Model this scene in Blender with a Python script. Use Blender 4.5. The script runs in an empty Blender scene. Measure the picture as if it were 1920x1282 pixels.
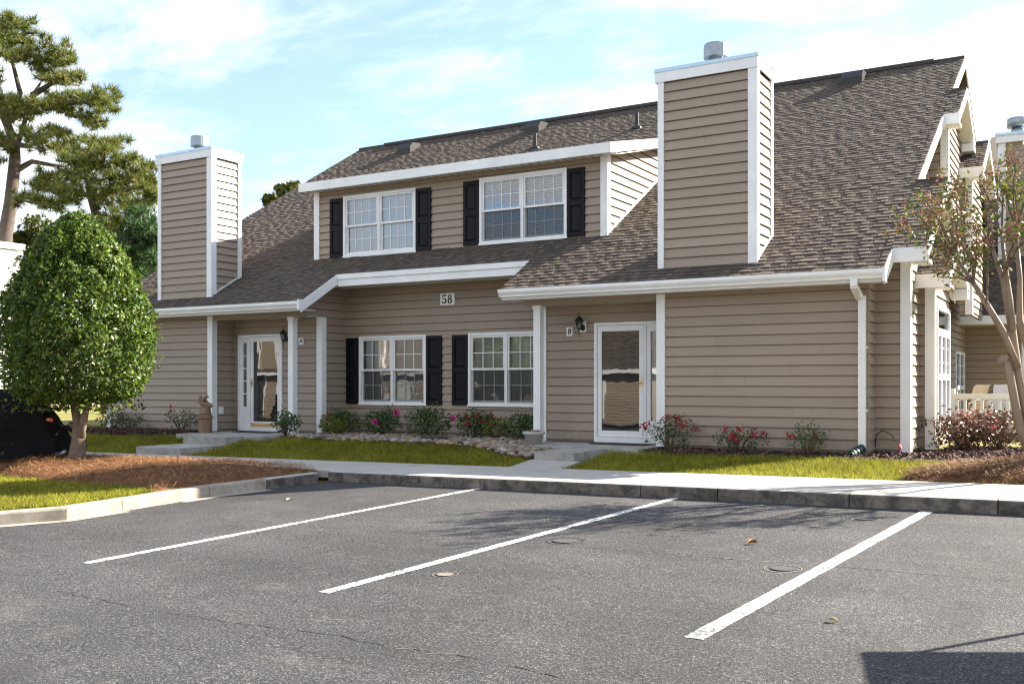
import bpy, bmesh, math, random
import numpy as np
from mathutils import Vector, Matrix, noise
R = math.radians
rnd = random.Random(7)

# ------------------------------------------------------------------ camera, sky, sun, exposure
SC = bpy.context.scene
COL = SC.collection
YAW, FPX, HOR, ZC = R(30.5), 1867.0, 720.0, 0.99
cam_d = bpy.data.cameras.new('camera')
cam = bpy.data.objects.new('camera', cam_d); COL.objects.link(cam)
cam.location = (0, 0, ZC); cam.rotation_euler = (R(90), 0, YAW)
cam_d.sensor_width = 36; cam_d.lens = FPX * 36 / 1920
cam_d.shift_y = (HOR - 641) / 1920
cam_d.clip_start = .05; cam_d.clip_end = 3000
SC.camera = cam
SUN_AZ, SUN_EL = R(40), R(32)            # azimuth from +Y towards +X
to_sun = Vector((math.sin(SUN_AZ) * math.cos(SUN_EL), math.cos(SUN_AZ) * math.cos(SUN_EL), math.sin(SUN_EL)))
sl = bpy.data.lights.new('sun', 'SUN'); sl.energy = 4.6; sl.angle = R(.5); sl.color = (1, .92, .78)
so = bpy.data.objects.new('sun', sl); COL.objects.link(so)
so.rotation_euler = to_sun.to_track_quat('Z', 'Y').to_euler(); so.location = (30, 40, 40)
world = bpy.data.worlds.new('World'); SC.world = world; world.use_nodes = True
SC.view_settings.view_transform = 'Standard'; SC.view_settings.look = 'None'
SC.view_settings.exposure = 2.2; SC.view_settings.gamma = 1
SC.render.engine = 'CYCLES'
SC.cycles.max_bounces = 6; SC.cycles.transparent_max_bounces = 10
SC.cycles.use_adaptive_sampling = True
SC.cycles.use_denoising = True; SC.cycles.denoiser = 'OPENIMAGEDENOISE'; SC.cycles.denoising_prefilter = 'ACCURATE'; SC.cycles.denoising_input_passes = 'RGB_ALBEDO_NORMAL'
SC.cycles.filter_width = 1.2

def build_sky():
    nt = world.node_tree; nd = nt.nodes; lk = nt.links
    for n in list(nd): nd.remove(n)
    out = nd.new('ShaderNodeOutputWorld'); bg = nd.new('ShaderNodeBackground'); bg.inputs[1].default_value = .072
    sky = nd.new('ShaderNodeTexSky'); sky.sky_type = 'NISHITA'; sky.sun_disc = False
    sky.sun_elevation = SUN_EL; sky.sun_rotation = SUN_AZ; sky.dust_density = .7; sky.ozone_density = 4.0
    tc = nd.new('ShaderNodeTexCoord'); sep = nd.new('ShaderNodeSeparateXYZ'); lk.new(tc.outputs['Generated'], sep.inputs[0])
    def m(op, a, b):
        n = nd.new('ShaderNodeMath'); n.operation = op
        for i, x in enumerate((a, b)):
            if isinstance(x, (int, float)): n.inputs[i].default_value = x
            else: lk.new(x, n.inputs[i])
        return n.outputs[0]
    zz = m('ADD', m('MAXIMUM', sep.outputs[2], 0.0), .22)
    cx = m('DIVIDE', sep.outputs[0], zz); cy = m('DIVIDE', sep.outputs[1], zz)
    cmb = nd.new('ShaderNodeCombineXYZ'); lk.new(cx, cmb.inputs[0]); lk.new(cy, cmb.inputs[1])
    def nz(scale, det, rough, dist, off):
        mp = nd.new('ShaderNodeMapping'); lk.new(cmb.outputs[0], mp.inputs[0])
        mp.inputs['Location'].default_value = off; mp.inputs['Rotation'].default_value = (0, 0, .6); mp.inputs['Scale'].default_value = (1, 1.7, 1)
        t = nd.new('ShaderNodeTexNoise'); lk.new(mp.outputs[0], t.inputs[0])
        t.inputs['Scale'].default_value = scale; t.inputs['Detail'].default_value = det
        t.inputs['Roughness'].default_value = rough; t.inputs['Distortion'].default_value = dist
        return t.outputs[0]
    n1 = nz(.9, 8, .58, .5, (1.3, .4, 0)); n2 = nz(3.2, 8, .62, .8, (4, 2, 1))
    s = m('ADD', m('MULTIPLY', n1, .75), m('MULTIPLY', n2, .25))
    rp = nd.new('ShaderNodeMapRange'); rp.interpolation_type = 'SMOOTHSTEP'; lk.new(s, rp.inputs[0])
    rp.inputs[1].default_value = .42; rp.inputs[2].default_value = .60; rp.inputs[3].default_value = .14; rp.inputs[4].default_value = 1.0
    mix = nd.new('ShaderNodeMix'); mix.data_type = 'RGBA'
    lk.new(rp.outputs[0], mix.inputs['Factor']); lk.new(sky.outputs[0], mix.inputs['A'])
    mix.inputs['B'].default_value = (4.3, 4.45, 4.65, 1)
    lk.new(mix.outputs['Result'], bg.inputs[0]); lk.new(bg.outputs[0], out.inputs[0])
build_sky()

# ------------------------------------------------------------------ photograph geometry -> world
def ray(u, v):
    r = (u - 960) / FPX
    return (r * math.cos(YAW) - math.sin(YAW), r * math.sin(YAW) + math.cos(YAW), (HOR - v) / FPX)
def at(u, v, X=None, Y=None, Z=None, T=None):
    d = ray(u, v)
    if Y is not None: t = Y / d[1]
    elif X is not None: t = X / d[0]
    elif Z is not None: t = (Z - ZC) / d[2]
    else: t = T
    return Vector((d[0] * t, d[1] * t, ZC + d[2] * t))
PITCH = .583
def RZ(y): return 2.60 + PITCH * (y - 14.45)
def asph(x, y): return -.29 + .012 * (x + 3.07) + .0296 * (y - 10.66)
def at_asph(u, v, lift=0):
    d = ray(u, v)   # ZC + d2 t = c + .012 d0 t + .0296 d1 t
    c = asph(0, 0) + lift
    t = (c - ZC) / (d[2] - .012 * d[0] - .0296 * d[1])
    return Vector((d[0] * t, d[1] * t, ZC + d[2] * t))
CURB_Y, WALK_B = 10.66, 12.35
def zs(x): return -.15 + .012 * (x + 3.07)
def terr(x, y):
    if y <= CURB_Y:
        return asph(x, y) + .14
    if y <= WALK_B: return zs(x)
    f = min(1, (y - WALK_B) / 2.0); f = f * f * (3 - 2 * f)
    return zs(x) * (1 - f) + (-.04) * f

# ------------------------------------------------------------------ helpers
WLOC = {}
def link(o, parent=None, loc=(0, 0, 0)):
    COL.objects.link(o); loc = Vector(loc); WLOC[o.name] = loc.copy()
    if parent is not None:
        o.parent = parent; o.location = loc - WLOC[parent.name]
    else: o.location = loc
    return o
def tag(o, label=None, cat=None, group=None, kind=None):
    if label: o['label'] = label
    if cat: o['category'] = cat
    if group: o['group'] = group
    if kind: o['kind'] = kind
    return o
def empty(name, loc, label, cat, group=None):
    e = bpy.data.objects.new(name, None); e.empty_display_size = .2
    link(e, None, loc); return tag(e, label, cat, group)

class MB:
    def __init__(s): s.v = []; s.f = []; s.mi = []; s.cm = 0
    def quad(s, *p):
        n = len(s.v); s.v += [tuple(q) for q in p]; s.f.append(tuple(range(n, n + len(p)))); s.mi.append(s.cm)
    def mesh8(s, c):
        n = len(s.v); s.v += [tuple(q) for q in c]
        for f in ((0, 3, 2, 1), (4, 5, 6, 7), (0, 1, 5, 4), (1, 2, 6, 5), (2, 3, 7, 6), (3, 0, 4, 7)):
            s.f.append(tuple(n + i for i in f)); s.mi.append(s.cm)
    def box(s, x0, x1, y0, y1, z0, z1):
        s.mesh8([(x0, y0, z0), (x1, y0, z0), (x1, y1, z0), (x0, y1, z0), (x0, y0, z1), (x1, y0, z1), (x1, y1, z1), (x0, y1, z1)])
    def prism(s, poly, off):                   # 3D polygon extruded by vector off
        n = len(s.v); k = len(poly); off = Vector(off)
        s.v += [tuple(p) for p in poly] + [tuple(Vector(p) + off) for p in poly]
        s.f.append(tuple(range(n, n + k))[::-1]); s.f.append(tuple(range(n + k, n + 2 * k)))
        s.mi += [s.cm] * 2
        for i in range(k):
            j = (i + 1) % k; s.f.append((n + i, n + j, n + k + j, n + k + i)); s.mi.append(s.cm)
    def tube(s, pts, rad, sides=8, cap=True):
        pts = [Vector(p) for p in pts]; n0 = len(s.v); k = len(pts)
        up = Vector((.3, .2, 1)).normalized()
        for i, p in enumerate(pts):
            d = (pts[min(i + 1, k - 1)] - pts[max(i - 1, 0)]).normalized()
            a = d.cross(up)
            if a.length < .05: a = d.cross(Vector((1, 0, 0)))
            a.normalize(); b = d.cross(a)
            r = rad[i] if isinstance(rad, (list, tuple)) else rad
            for j in range(sides):
                t = 2 * math.pi * j / sides
                s.v.append(tuple(p + a * (math.cos(t) * r) + b * (math.sin(t) * r)))
        for i in range(k - 1):
            for j in range(sides):
                q = (j + 1) % sides
                s.f.append((n0 + i * sides + j, n0 + i * sides + q, n0 + (i + 1) * sides + q, n0 + (i + 1) * sides + j)); s.mi.append(s.cm)
        if cap:
            s.f.append(tuple(n0 + j for j in range(sides))[::-1]); s.f.append(tuple(n0 + (k - 1) * sides + j for j in range(sides))); s.mi += [s.cm] * 2
    def lathe(s, c, prof, sides=24, flute=0):
        n0 = len(s.v); k = len(prof)
        for (r, z) in prof:
            for j in range(sides):
                t = 2 * math.pi * j / sides; rr = r * (1 - (flute if j % 2 else 0))
                s.v.append((c[0] + rr * math.cos(t), c[1] + rr * math.sin(t), c[2] + z))
        for i in range(k - 1):
            for j in range(sides):
                q = (j + 1) % sides
                s.f.append((n0 + i * sides + j, n0 + i * sides + q, n0 + (i + 1) * sides + q, n0 + (i + 1) * sides + j)); s.mi.append(s.cm)
        s.f.append(tuple(n0 + j for j in range(sides))[::-1]); s.f.append(tuple(n0 + (k - 1) * sides + j for j in range(sides))); s.mi += [s.cm] * 2
    def build(s, name, mat, parent=None, smooth=False, origin=None):
        o_ = Vector(origin) if origin is not None else Vector((0, 0, 0))
        me = bpy.data.meshes.new(name)
        me.from_pydata([tuple(Vector(p) - o_) for p in s.v] if origin is not None else s.v, [], s.f)
        for m in (mat if isinstance(mat, (list, tuple)) else [mat]): me.materials.append(m)
        if isinstance(mat, (list, tuple)): me.polygons.foreach_set('material_index', s.mi)
        if smooth: me.polygons.foreach_set('use_smooth', [True] * len(s.f))
        me.update()
        o = bpy.data.objects.new(name, me); link(o, parent, o_); return o

def fast_mesh(name, verts, nper, mat, parent=None, smooth=False):
    """verts: (N*nper,3) numpy, every nper verts one polygon"""
    verts = np.asarray(verts, dtype=np.float32).reshape(-1, 3); n = len(verts) // nper
    me = bpy.data.meshes.new(name); me.vertices.add(len(verts)); me.vertices.foreach_set('co', verts.ravel())
    me.loops.add(len(verts)); me.loops.foreach_set('vertex_index', np.arange(len(verts), dtype=np.int32))
    me.polygons.add(n); me.polygons.foreach_set('loop_start', np.arange(0, len(verts), nper, dtype=np.int32))
    me.update(calc_edges=True); me.validate()
    me.materials.append(mat)
    o = bpy.data.objects.new(name, me); link(o, parent); return o

# ------------------------------------------------------------------ materials
def nodes(name):
    m = bpy.data.materials.new(name); m.use_nodes = True; nt = m.node_tree
    b = nt.nodes['Principled BSDF']; return m, nt, b
def ramp_node(nt, cols, inp, const=False):
    r = nt.nodes.new('ShaderNodeValToRGB'); e = r.color_ramp.elements
    while len(e) < len(cols): e.new(.5)
    for i, c in enumerate(cols):
        e[i].position = i / (len(cols) - (0 if const else 1)) if len(cols) > 1 else 0
        e[i].color = (*c[:3], 1)
    if const: r.color_ramp.interpolation = 'CONSTANT'
    nt.links.new(inp, r.inputs[0]); return r.outputs[0]
def mathn(nt, op, a, b=0.0):
    n = nt.nodes.new('ShaderNodeMath'); n.operation = op
    for i, x in enumerate((a, b)):
        if isinstance(x, (int, float)): n.inputs[i].default_value = x
        else: nt.links.new(x, n.inputs[i])
    return n.outputs[0]
def noise_tex(nt, scale, det=4, rough=.55, stretch=None, dist=0):
    tc = nt.nodes.new('ShaderNodeNewGeometry'); src = tc.outputs['Position']
    if stretch:
        mp = nt.nodes.new('ShaderNodeMapping'); mp.inputs['Scale'].default_value = stretch
        nt.links.new(src, mp.inputs[0]); src = mp.outputs[0]
    t = nt.nodes.new('ShaderNodeTexNoise'); nt.links.new(src, t.inputs[0])
    t.inputs['Scale'].default_value = scale; t.inputs['Detail'].default_value = det
    t.inputs['Roughness'].default_value = rough; t.inputs['Distortion'].default_value = dist
    return t.outputs[0]
def mixc(nt, fac, a, b, mode='MIX'):
    n = nt.nodes.new('ShaderNodeMix'); n.data_type = 'RGBA'; n.blend_type = mode
    for k, x in (('Factor', fac), ('A', a), ('B', b)):
        if isinstance(x, (int, float)): n.inputs[k].default_value = x
        elif isinstance(x, tuple): n.inputs[k].default_value = (*x[:3], 1)
        else: nt.links.new(x, n.inputs[k])
    return n.outputs['Result']
def maprange(nt, x, a, b, c=0., d=1.):
    n = nt.nodes.new('ShaderNodeMapRange'); nt.links.new(x, n.inputs[0])
    for i, q in enumerate((a, b, c, d)): n.inputs[i + 1].default_value = q
    return n.outputs[0]
def bump(nt, b, h, strength, dist=.01):
    n = nt.nodes.new('ShaderNodeBump'); n.inputs['Strength'].default_value = strength; n.inputs['Distance'].default_value = dist
    nt.links.new(h, n.inputs['Height']); nt.links.new(n.outputs[0], b.inputs['Normal'])
def rand_val(nt):
    g = nt.nodes.new('ShaderNodeNewGeometry'); oi = nt.nodes.new('ShaderNodeObjectInfo')
    return mathn(nt, 'FRACT', mathn(nt, 'ADD', g.outputs['Random Per Island'], oi.outputs['Random']))
def plain(name, col, rough=.55, var=.12, scale=3, bstr=0, bscale=60, stretch=None, metal=0, objvar=0, spec=.5):
    m, nt, b = nodes(name); b.inputs['Roughness'].default_value = rough; b.inputs['Metallic'].default_value = metal
    b.inputs['Specular IOR Level'].default_value = spec
    n = noise_tex(nt, scale, 5, .6, stretch)
    lo = tuple(c * (1 - var) for c in col); hi = tuple(min(1, c * (1 + var)) for c in col)
    c = ramp_node(nt, [lo, lo, col, hi, hi], n)
    if objvar:
        oi = nt.nodes.new('ShaderNodeObjectInfo'); f = maprange(nt, oi.outputs['Random'], 0, 1, 1 - objvar, 1 + objvar)
        c = mixc(nt, 1., c, f, 'MULTIPLY')
    nt.links.new(c, b.inputs['Base Color'])
    if bstr: bump(nt, b, noise_tex(nt, bscale, 4, .6, stretch), bstr, .004)
    return m
def islands(name, cols, rough=.6, transl=0, spec=.4, bstr=0, bscale=80, noisevar=0, patch=0, straw=None):
    m, nt, b = nodes(name); b.inputs['Roughness'].default_value = rough; b.inputs['Specular IOR Level'].default_value = spec
    c = ramp_node(nt, cols, rand_val(nt))
    if noisevar:
        n = noise_tex(nt, .9, 4, .6); c = mixc(nt, 1., c, maprange(nt, n, .3, .7, 1 - noisevar, 1 + noisevar), 'MULTIPLY')
    if straw: c = mixc(nt, maprange(nt, noise_tex(nt, 2.6, 5, .7), .55, .75, 0, .5), c, straw)
    if patch:
        c = mixc(nt, 1., c, maprange(nt, noise_tex(nt, 11, 4, .7), .35, .65, 1 - patch, 1 + patch * .8), 'MULTIPLY')
    nt.links.new(c, b.inputs['Base Color'])
    if bstr: bump(nt, b, noise_tex(nt, bscale, 3), bstr, .004)
    if transl:
        t = nt.nodes.new('ShaderNodeBsdfTranslucent'); nt.links.new(c, t.inputs[0])
        mx = nt.nodes.new('ShaderNodeMixShader'); mx.inputs[0].default_value = transl
        nt.links.new(b.outputs[0], mx.inputs[1]); nt.links.new(t.outputs[0], mx.inputs[2])
        nt.links.new(mx.outputs[0], nt.nodes['Material Output'].inputs[0])
    return m
M = {}
def siding_mat():
    m, nt, b = nodes('vinyl_siding_tan'); b.inputs['Roughness'].default_value = .5; b.inputs['Specular IOR Level'].default_value = .35
    col = (.310, .249, .188); n = noise_tex(nt, 1.1, 6, .62); n2 = noise_tex(nt, 5, 6, .7, (1, 1, .25)); gr = noise_tex(nt, 90, 3, .6, (.12, .12, 1))
    c = ramp_node(nt, [tuple(q * .9 for q in col), col, tuple(q * 1.08 for q in col)], n)
    c = mixc(nt, maprange(nt, n2, .55, .8, 0, .22), c, (.17, .145, .115))
    g = nt.nodes.new('ShaderNodeNewGeometry'); sp = nt.nodes.new('ShaderNodeSeparateXYZ'); nt.links.new(g.outputs['Position'], sp.inputs[0])
    spl = mathn(nt, 'MULTIPLY', maprange(nt, sp.outputs[2], .0, .42, 1, 0), maprange(nt, noise_tex(nt, 9, 5, .7), .35, .7, 0, .6))
    c = mixc(nt, spl, c, (.13, .10, .075))
    oi = nt.nodes.new('ShaderNodeObjectInfo'); c = mixc(nt, 1., c, maprange(nt, oi.outputs['Random'], 0, 1, .955, 1.045), 'MULTIPLY')
    nt.links.new(c, b.inputs['Base Color']); h_ = mathn(nt, 'ADD', mathn(nt, 'MULTIPLY', noise_tex(nt, 1.6, 2, .4, (1, 1, 2.5)), 4.0), gr); bump(nt, b, h_, .3, .004); return m
M['siding'] = siding_mat()
M['white'] = plain('white_trim', (.78, .78, .77), .42, .09, 2.5, .12, 30, spec=.4)
M['gutter'] = plain('white_aluminium', (.78, .78, .76), .35, .10, 2.2, .1, 6)
M['pale_siding'] = plain('pale_siding', (.5, .48, .44), .5, .05, 2)
M['soffit'] = plain('white_soffit', (.72, .70, .66), .55, .04, 2)
M['black'] = plain('black_shutter', (.006, .006, .008), .55, .2, 4, spec=.2)
M['metal'] = plain('galvanised_metal', (.32, .335, .36), .4, .2, 6, metal=.9)
M['capmetal'] = plain('metal_flashing', (.42, .52, .58), .3, .1, 4, metal=.8)
M['blackmetal'] = plain('black_metal', (.02, .02, .02), .35, .2, 9, metal=.3)
M['brass'] = plain('brass', (.62, .45, .2), .3, .12, 9, metal=.9)
M['dark'] = plain('dark_interior', (.03, .032, .035), .9, .2, 2)
M['blind'] = plain('white_blind', (.93, .94, .95), .6, .02, 4)
M['foundation'] = plain('concrete_footing', (.16, .145, .13), .9, .25, 6, .4, 30)
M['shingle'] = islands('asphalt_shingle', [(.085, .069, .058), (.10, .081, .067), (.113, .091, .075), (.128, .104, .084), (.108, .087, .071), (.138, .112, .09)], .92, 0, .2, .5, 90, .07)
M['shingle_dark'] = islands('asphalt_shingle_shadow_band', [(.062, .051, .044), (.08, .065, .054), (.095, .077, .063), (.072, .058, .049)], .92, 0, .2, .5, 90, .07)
def far_shingle():
    m, nt, b = nodes('far_shingle_roof'); b.inputs['Roughness'].default_value = .92; b.inputs['Specular IOR Level'].default_value = .2
    g = nt.nodes.new('ShaderNodeNewGeometry'); br = nt.nodes.new('ShaderNodeTexBrick'); nt.links.new(g.outputs['Position'], br.inputs['Vector'])
    br.inputs['Scale'].default_value = 1; br.inputs['Brick Width'].default_value = .3; br.inputs['Row Height'].default_value = .14; br.inputs['Mortar Size'].default_value = .012
    br.inputs['Color1'].default_value = (.14, .112, .09, 1); br.inputs['Color2'].default_value = (.075, .06, .05, 1); br.inputs['Mortar'].default_value = (.03, .026, .023, 1)
    nt.links.new(br.outputs[0], b.inputs['Base Color']); return m
M['shingle_far'] = far_shingle()
M['ridge'] = plain('ridge_vent', (.05, .043, .038), .9, .2, 6)
M['rubber'] = plain('doormat', (.03, .03, .032), .95, .3, 30, .5, 100)
M['plaque'] = plain('white_plaque', (.82, .81, .78), .45, .03, 6)
M['ink'] = plain('black_paint', (.012, .012, .012), .5, .1, 5)

def concrete(name, col, dirt, dirtcol, dscale=2.2, objvar=.05):
    m, nt, b = nodes(name); b.inputs['Roughness'].default_value = .88
    n = noise_tex(nt, 1.4, 6, .65); n2 = noise_tex(nt, 140, 2, .6); n3 = noise_tex(nt, dscale, 7, .7, None, .6)
    c = ramp_node(nt, [tuple(q * .8 for q in col), col, tuple(min(1, q * 1.12) for q in col)], n)
    c = mixc(nt, maprange(nt, n2, .3, .7, 0, .25), c, tuple(q * .72 for q in col))
    c = mixc(nt, maprange(nt, n3, .5 - dirt * .3, .78 - dirt * .3, 0, .85), c, dirtcol)
    oi = nt.nodes.new('ShaderNodeObjectInfo'); c = mixc(nt, 1., c, maprange(nt, oi.outputs['Random'], 0, 1, 1 - objvar, 1 + objvar), 'MULTIPLY')
    nt.links.new(c, b.inputs['Base Color']); bump(nt, b, noise_tex(nt, 60, 5, .7), .35, .006); return m
M['walk'] = concrete('sidewalk_concrete', (.42, .39, .35), .05, (.27, .25, .22))
M['step'] = concrete('step_concrete', (.40, .38, .35), .2, (.16, .14, .12), 4)
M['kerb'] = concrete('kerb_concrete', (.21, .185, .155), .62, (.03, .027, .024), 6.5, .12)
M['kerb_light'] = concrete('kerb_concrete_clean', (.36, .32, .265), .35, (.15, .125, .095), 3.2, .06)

def asphalt_mat():
    m, nt, b = nodes('asphalt'); b.inputs['Roughness'].default_value = .85; b.inputs['Specular IOR Level'].default_value = .35
    grain = noise_tex(nt, 62, 4, .8); big = noise_tex(nt, .35, 6, .62, None, .4); mid = noise_tex(nt, 2.2, 6, .7)
    c = ramp_node(nt, [(.014, .014, .016), (.03, .03, .033), (.058, .057, .061), (.115, .11, .112), (.36, .345, .33)], maprange(nt, grain, .34, .66))
    c = mixc(nt, 1., c, maprange(nt, big, .3, .7, .42, .84), 'MULTIPLY')
    c = mixc(nt, maprange(nt, mid, .56, .8, 0, .35), c, (.13, .124, .116))
    lane = noise_tex(nt, .8, 4, .6, (.3, 1.3, 1), .5); c = mixc(nt, 1., c, maprange(nt, lane, .3, .7, .82, 1.2), 'MULTIPLY')
    dust = noise_tex(nt, 1.7, 7, .75, (.6, 1.2, 1), .8); c = mixc(nt, maprange(nt, dust, .57, .75, 0, .3), c, (.17, .155, .14))
    oil = noise_tex(nt, .9, 3, .5, (1, .55, 1), 1.2); c = mixc(nt, maprange(nt, oil, .60, .72, 0, .45), c, (.022, .021, .021))
    v = nt.nodes.new('ShaderNodeTexVoronoi'); v.inputs['Scale'].default_value = 150
    g = nt.nodes.new('ShaderNodeNewGeometry'); nt.links.new(g.outputs['Position'], v.inputs['Vector'])
    nt.links.new(c, b.inputs['Base Color']); bump(nt, b, mathn(nt, 'ADD', v.outputs['Distance'], grain), .6, .006); return m
M['asphalt'] = asphalt_mat()
def paint_mat():
    m, nt, b = nodes('road_paint'); b.inputs['Roughness'].default_value = .7
    n = noise_tex(nt, 30, 6, .72); n2 = noise_tex(nt, 3, 4, .6)
    f = maprange(nt, mathn(nt, 'ADD', mathn(nt, 'MULTIPLY', n, .7), mathn(nt, 'MULTIPLY', n2, .3)),   .46, .51)
    nt.links.new(mixc(nt, f, (.11, .11, .11), (.74, .73, .70)), b.inputs['Base Color'])
    bump(nt, b, noise_tex(nt, 95, 3, .75), .4, .005); return m
M['paint'] = paint_mat()
M['crack'] = plain('crack_fill', (.02, .02, .02), .95, .5, 12)
M['lid'] = plain('worn_iron_lid', (.045, .043, .042), .8, .4, 40, .5, 120)
M['sand'] = plain('sandy_dust', (.16, .14, .115), .95, .3, 20)
def ground_mat():
    m, nt, b = nodes('ground_turf'); b.inputs['Roughness'].default_value = .95
    n = noise_tex(nt, .6, 6, .65); n2 = noise_tex(nt, 25, 5, .7)
    c = ramp_node(nt, [(.10, .09, .025), (.16, .15, .03), (.22, .2, .035), (.25, .21, .07)], n)
    c = mixc(nt, maprange(nt, n2, .4, .7, 0, .5), c, (.05, .045, .02)); nt.links.new(c, b.inputs['Base Color'])
    bump(nt, b, n2, .6, .03); return m
M['turf'] = ground_mat()
M['soil'] = plain('dark_mulch_soil', (.05, .03, .025), .95, .5, 14, .8, 30)
M['strawbed'] = plain('pine_straw_bed', (.17, .075, .03), .95, .4, 14, .8, 40)
M['grass'] = islands('grass_blade', [(.06, .085, .012), (.17, .195, .016), (.37, .35, .026), (.25, .26, .018), (.38, .30, .07), (.11, .145, .015)], .7, .4, .2, noisevar=.3, patch=.45, straw=(.30, .22, .09))
M['straw'] = islands('pine_needle_straw', [(.12, .05, .02), (.24, .11, .042), (.36, .185, .08), (.18, .075, .03), (.48, .29, .15)], .75, .1, .3)
M['straw_dull'] = islands('dull_needle_straw', [(.14, .07, .035), (.25, .14, .075), (.34, .2, .11), (.18, .09, .05), (.42, .28, .17)], .75, .1, .3)
M['mulch'] = islands('bark_mulch', [(.035, .018, .016), (.075, .035, .03), (.12, .06, .05), (.05, .025, .022), (.20, .12, .10)], .9)
M['stone'] = islands('river_stone', [(.30, .28, .26), (.22, .155, .095), (.15, .145, .14), (.40, .375, .34), (.27, .18, .11), (.12, .095, .08), (.34, .235, .13), (.22, .205, .19)], .7, 0, .4, .3, 60)
M['leaf_topiary'] = islands('glossy_leaf', [(.012, .032, .008), (.04, .09, .012), (.10, .175, .017), (.028, .065, .010), (.22, .29, .035), (.045, .095, .011), (.11, .18, .018), (.10, .07, .025)], .42, .4, .35)
M['leaf_azalea'] = islands('azalea_leaf', [(.015, .04, .012), (.03, .075, .015), (.05, .11, .02), (.09, .14, .025), (.025, .05, .015)], .45, .25)
M['leaf_lime'] = islands('yellow_green_leaf', [(.07, .11, .02), (.13, .17, .025), (.18, .2, .03), (.10, .13, .02)], .45, .3)
M['leaf_crape'] = islands('crape_leaf', [(.04, .07, .015), (.08, .13, .02), (.14, .19, .03), (.20, .12, .03), (.19, .18, .035), (.06, .09, .02), (.10, .15, .025)], .4, .35)
M['seed'] = islands('seed_head', [(.16, .075, .045), (.24, .12, .07), (.32, .17, .10), (.12, .06, .04)], .8, .15)
M['leaf_red'] = islands('burgundy_leaf', [(.06, .025, .025), (.11, .04, .035), (.05, .05, .02), (.16, .06, .045), (.08, .075, .03)], .5, .25)
M['leaf_far'] = islands('broad_leaf_far', [(.03, .055, .012), (.06, .09, .018), (.11, .12, .02), (.17, .15, .025), (.05, .07, .015)], .5, .3)
M['needle'] = islands('pine_needle', [(.035, .06, .012), (.07, .12, .016), (.12, .17, .02), (.17, .19, .025), (.2, .14, .03), (.05, .08, .014)], .5, .3)
M['needle_dark'] = islands('conifer_needle', [(.015, .04, .01), (.03, .075, .015), (.05, .11, .02), (.02, .05, .012)], .5, .25)
M['pink'] = islands('pink_flower', [(.6, .04, .25), (.75, .08, .35), (.5, .03, .2)], .5, .3)
M['redflower'] = islands('red_flower', [(.30, .012, .02), (.42, .03, .04), (.2, .01, .02)], .5, .3)
M['pinkred'] = islands('pink_red_leaf', [(.42, .09, .10), (.32, .06, .07), (.5, .2, .19)], .5, .3)
M['bark_grey'] = plain('grey_bark', (.17, .13, .095), .9, .4, 9, .8, 25)
M['bark_pine'] = plain('pine_bark', (.085, .065, .052), .9, .4, 5, .8, 14)
M['bark_smooth'] = plain('smooth_bark', (.20, .145, .10), .55, .3, 5, .2, 30, (1, 1, .3))
M['twig'] = plain('twig', (.12, .08, .05), .8, .3, 9)
M['cover'] = plain('black_cover_fabric', (.011, .011, .012), .85, .3, 5, .3, 50, spec=.1)
M['carved'] = plain('carved_wood', (.21, .13, .075), .7, .35, 9, .5, 40, (1, 1, .3))
M['pot'] = plain('grey_planter', (.42, .42, .38), .6, .08, 6)
M['green_pipe'] = plain('green_pipe', (.012, .055, .045), .5, .2, 8)
M['red_plastic'] = plain('red_plastic', (.55, .03, .02), .4, .1, 8)
M['orange'] = plain('orange_lens', (.75, .12, .02), .25, .1, 8)
M['chair'] = plain('cream_resin', (.72, .62, .46), .5, .06, 4)
M['chairgrey'] = plain('pale_sling_fabric', (.60, .57, .52), .6, .06, 20)
M['dryleaf'] = islands('dry_leaf', [(.5, .3, .08), (.6, .42, .16), (.4, .2, .06)], .6, .2)
M['paleleaf'] = plain('pale_leaf', (.55, .47, .26), .6, .2, 20)
M['dryleaf'] = plain('brown_leaf', (.30, .15, .05), .6, .4, 30)
M['tyre'] = plain('tyre_rubber', (.018, .018, .018), .85, .2, 20)
M['carwhite'] = plain('white_car_paint', (.7, .7, .69), .25, .03, 2)
M['cargrey'] = plain('grey_car_paint', (.12, .13, .14), .25, .05, 2)
M['screen'] = plain('window_screen', (.20, .18, .16), .8, .06, 30)

def glass_mat(name, ior, wav, transp=True, base=(.02, .022, .025)):
    m, nt, b = nodes(name)
    bp = nt.nodes.new('ShaderNodeBump'); bp.inputs['Strength'].default_value = wav; bp.inputs['Distance'].default_value = .02
    nt.links.new(noise_tex(nt, 4.0, 1.5, .4, (1, 1, .55)), bp.inputs['Height'])
    gl = nt.nodes.new('ShaderNodeBsdfGlossy'); gl.inputs['Roughness'].default_value = .01; nt.links.new(bp.outputs[0], gl.inputs['Normal'])
    if transp: tr = nt.nodes.new('ShaderNodeBsdfTransparent'); tr.inputs[0].default_value = (.98, 1, 1, 1)
    else: tr = nt.nodes.new('ShaderNodeBsdfDiffuse'); tr.inputs[0].default_value = (*base, 1)
    fr = nt.nodes.new('ShaderNodeFresnel'); fr.inputs[0].default_value = ior
    mx = nt.nodes.new('ShaderNodeMixShader'); nt.links.new(fr.outputs[0], mx.inputs[0])
    nt.links.new(tr.outputs[0], mx.inputs[1]); nt.links.new(gl.outputs[0], mx.inputs[2])
    nt.links.new(mx.outputs[0], nt.nodes['Material Output'].inputs[0]); return m
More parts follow.
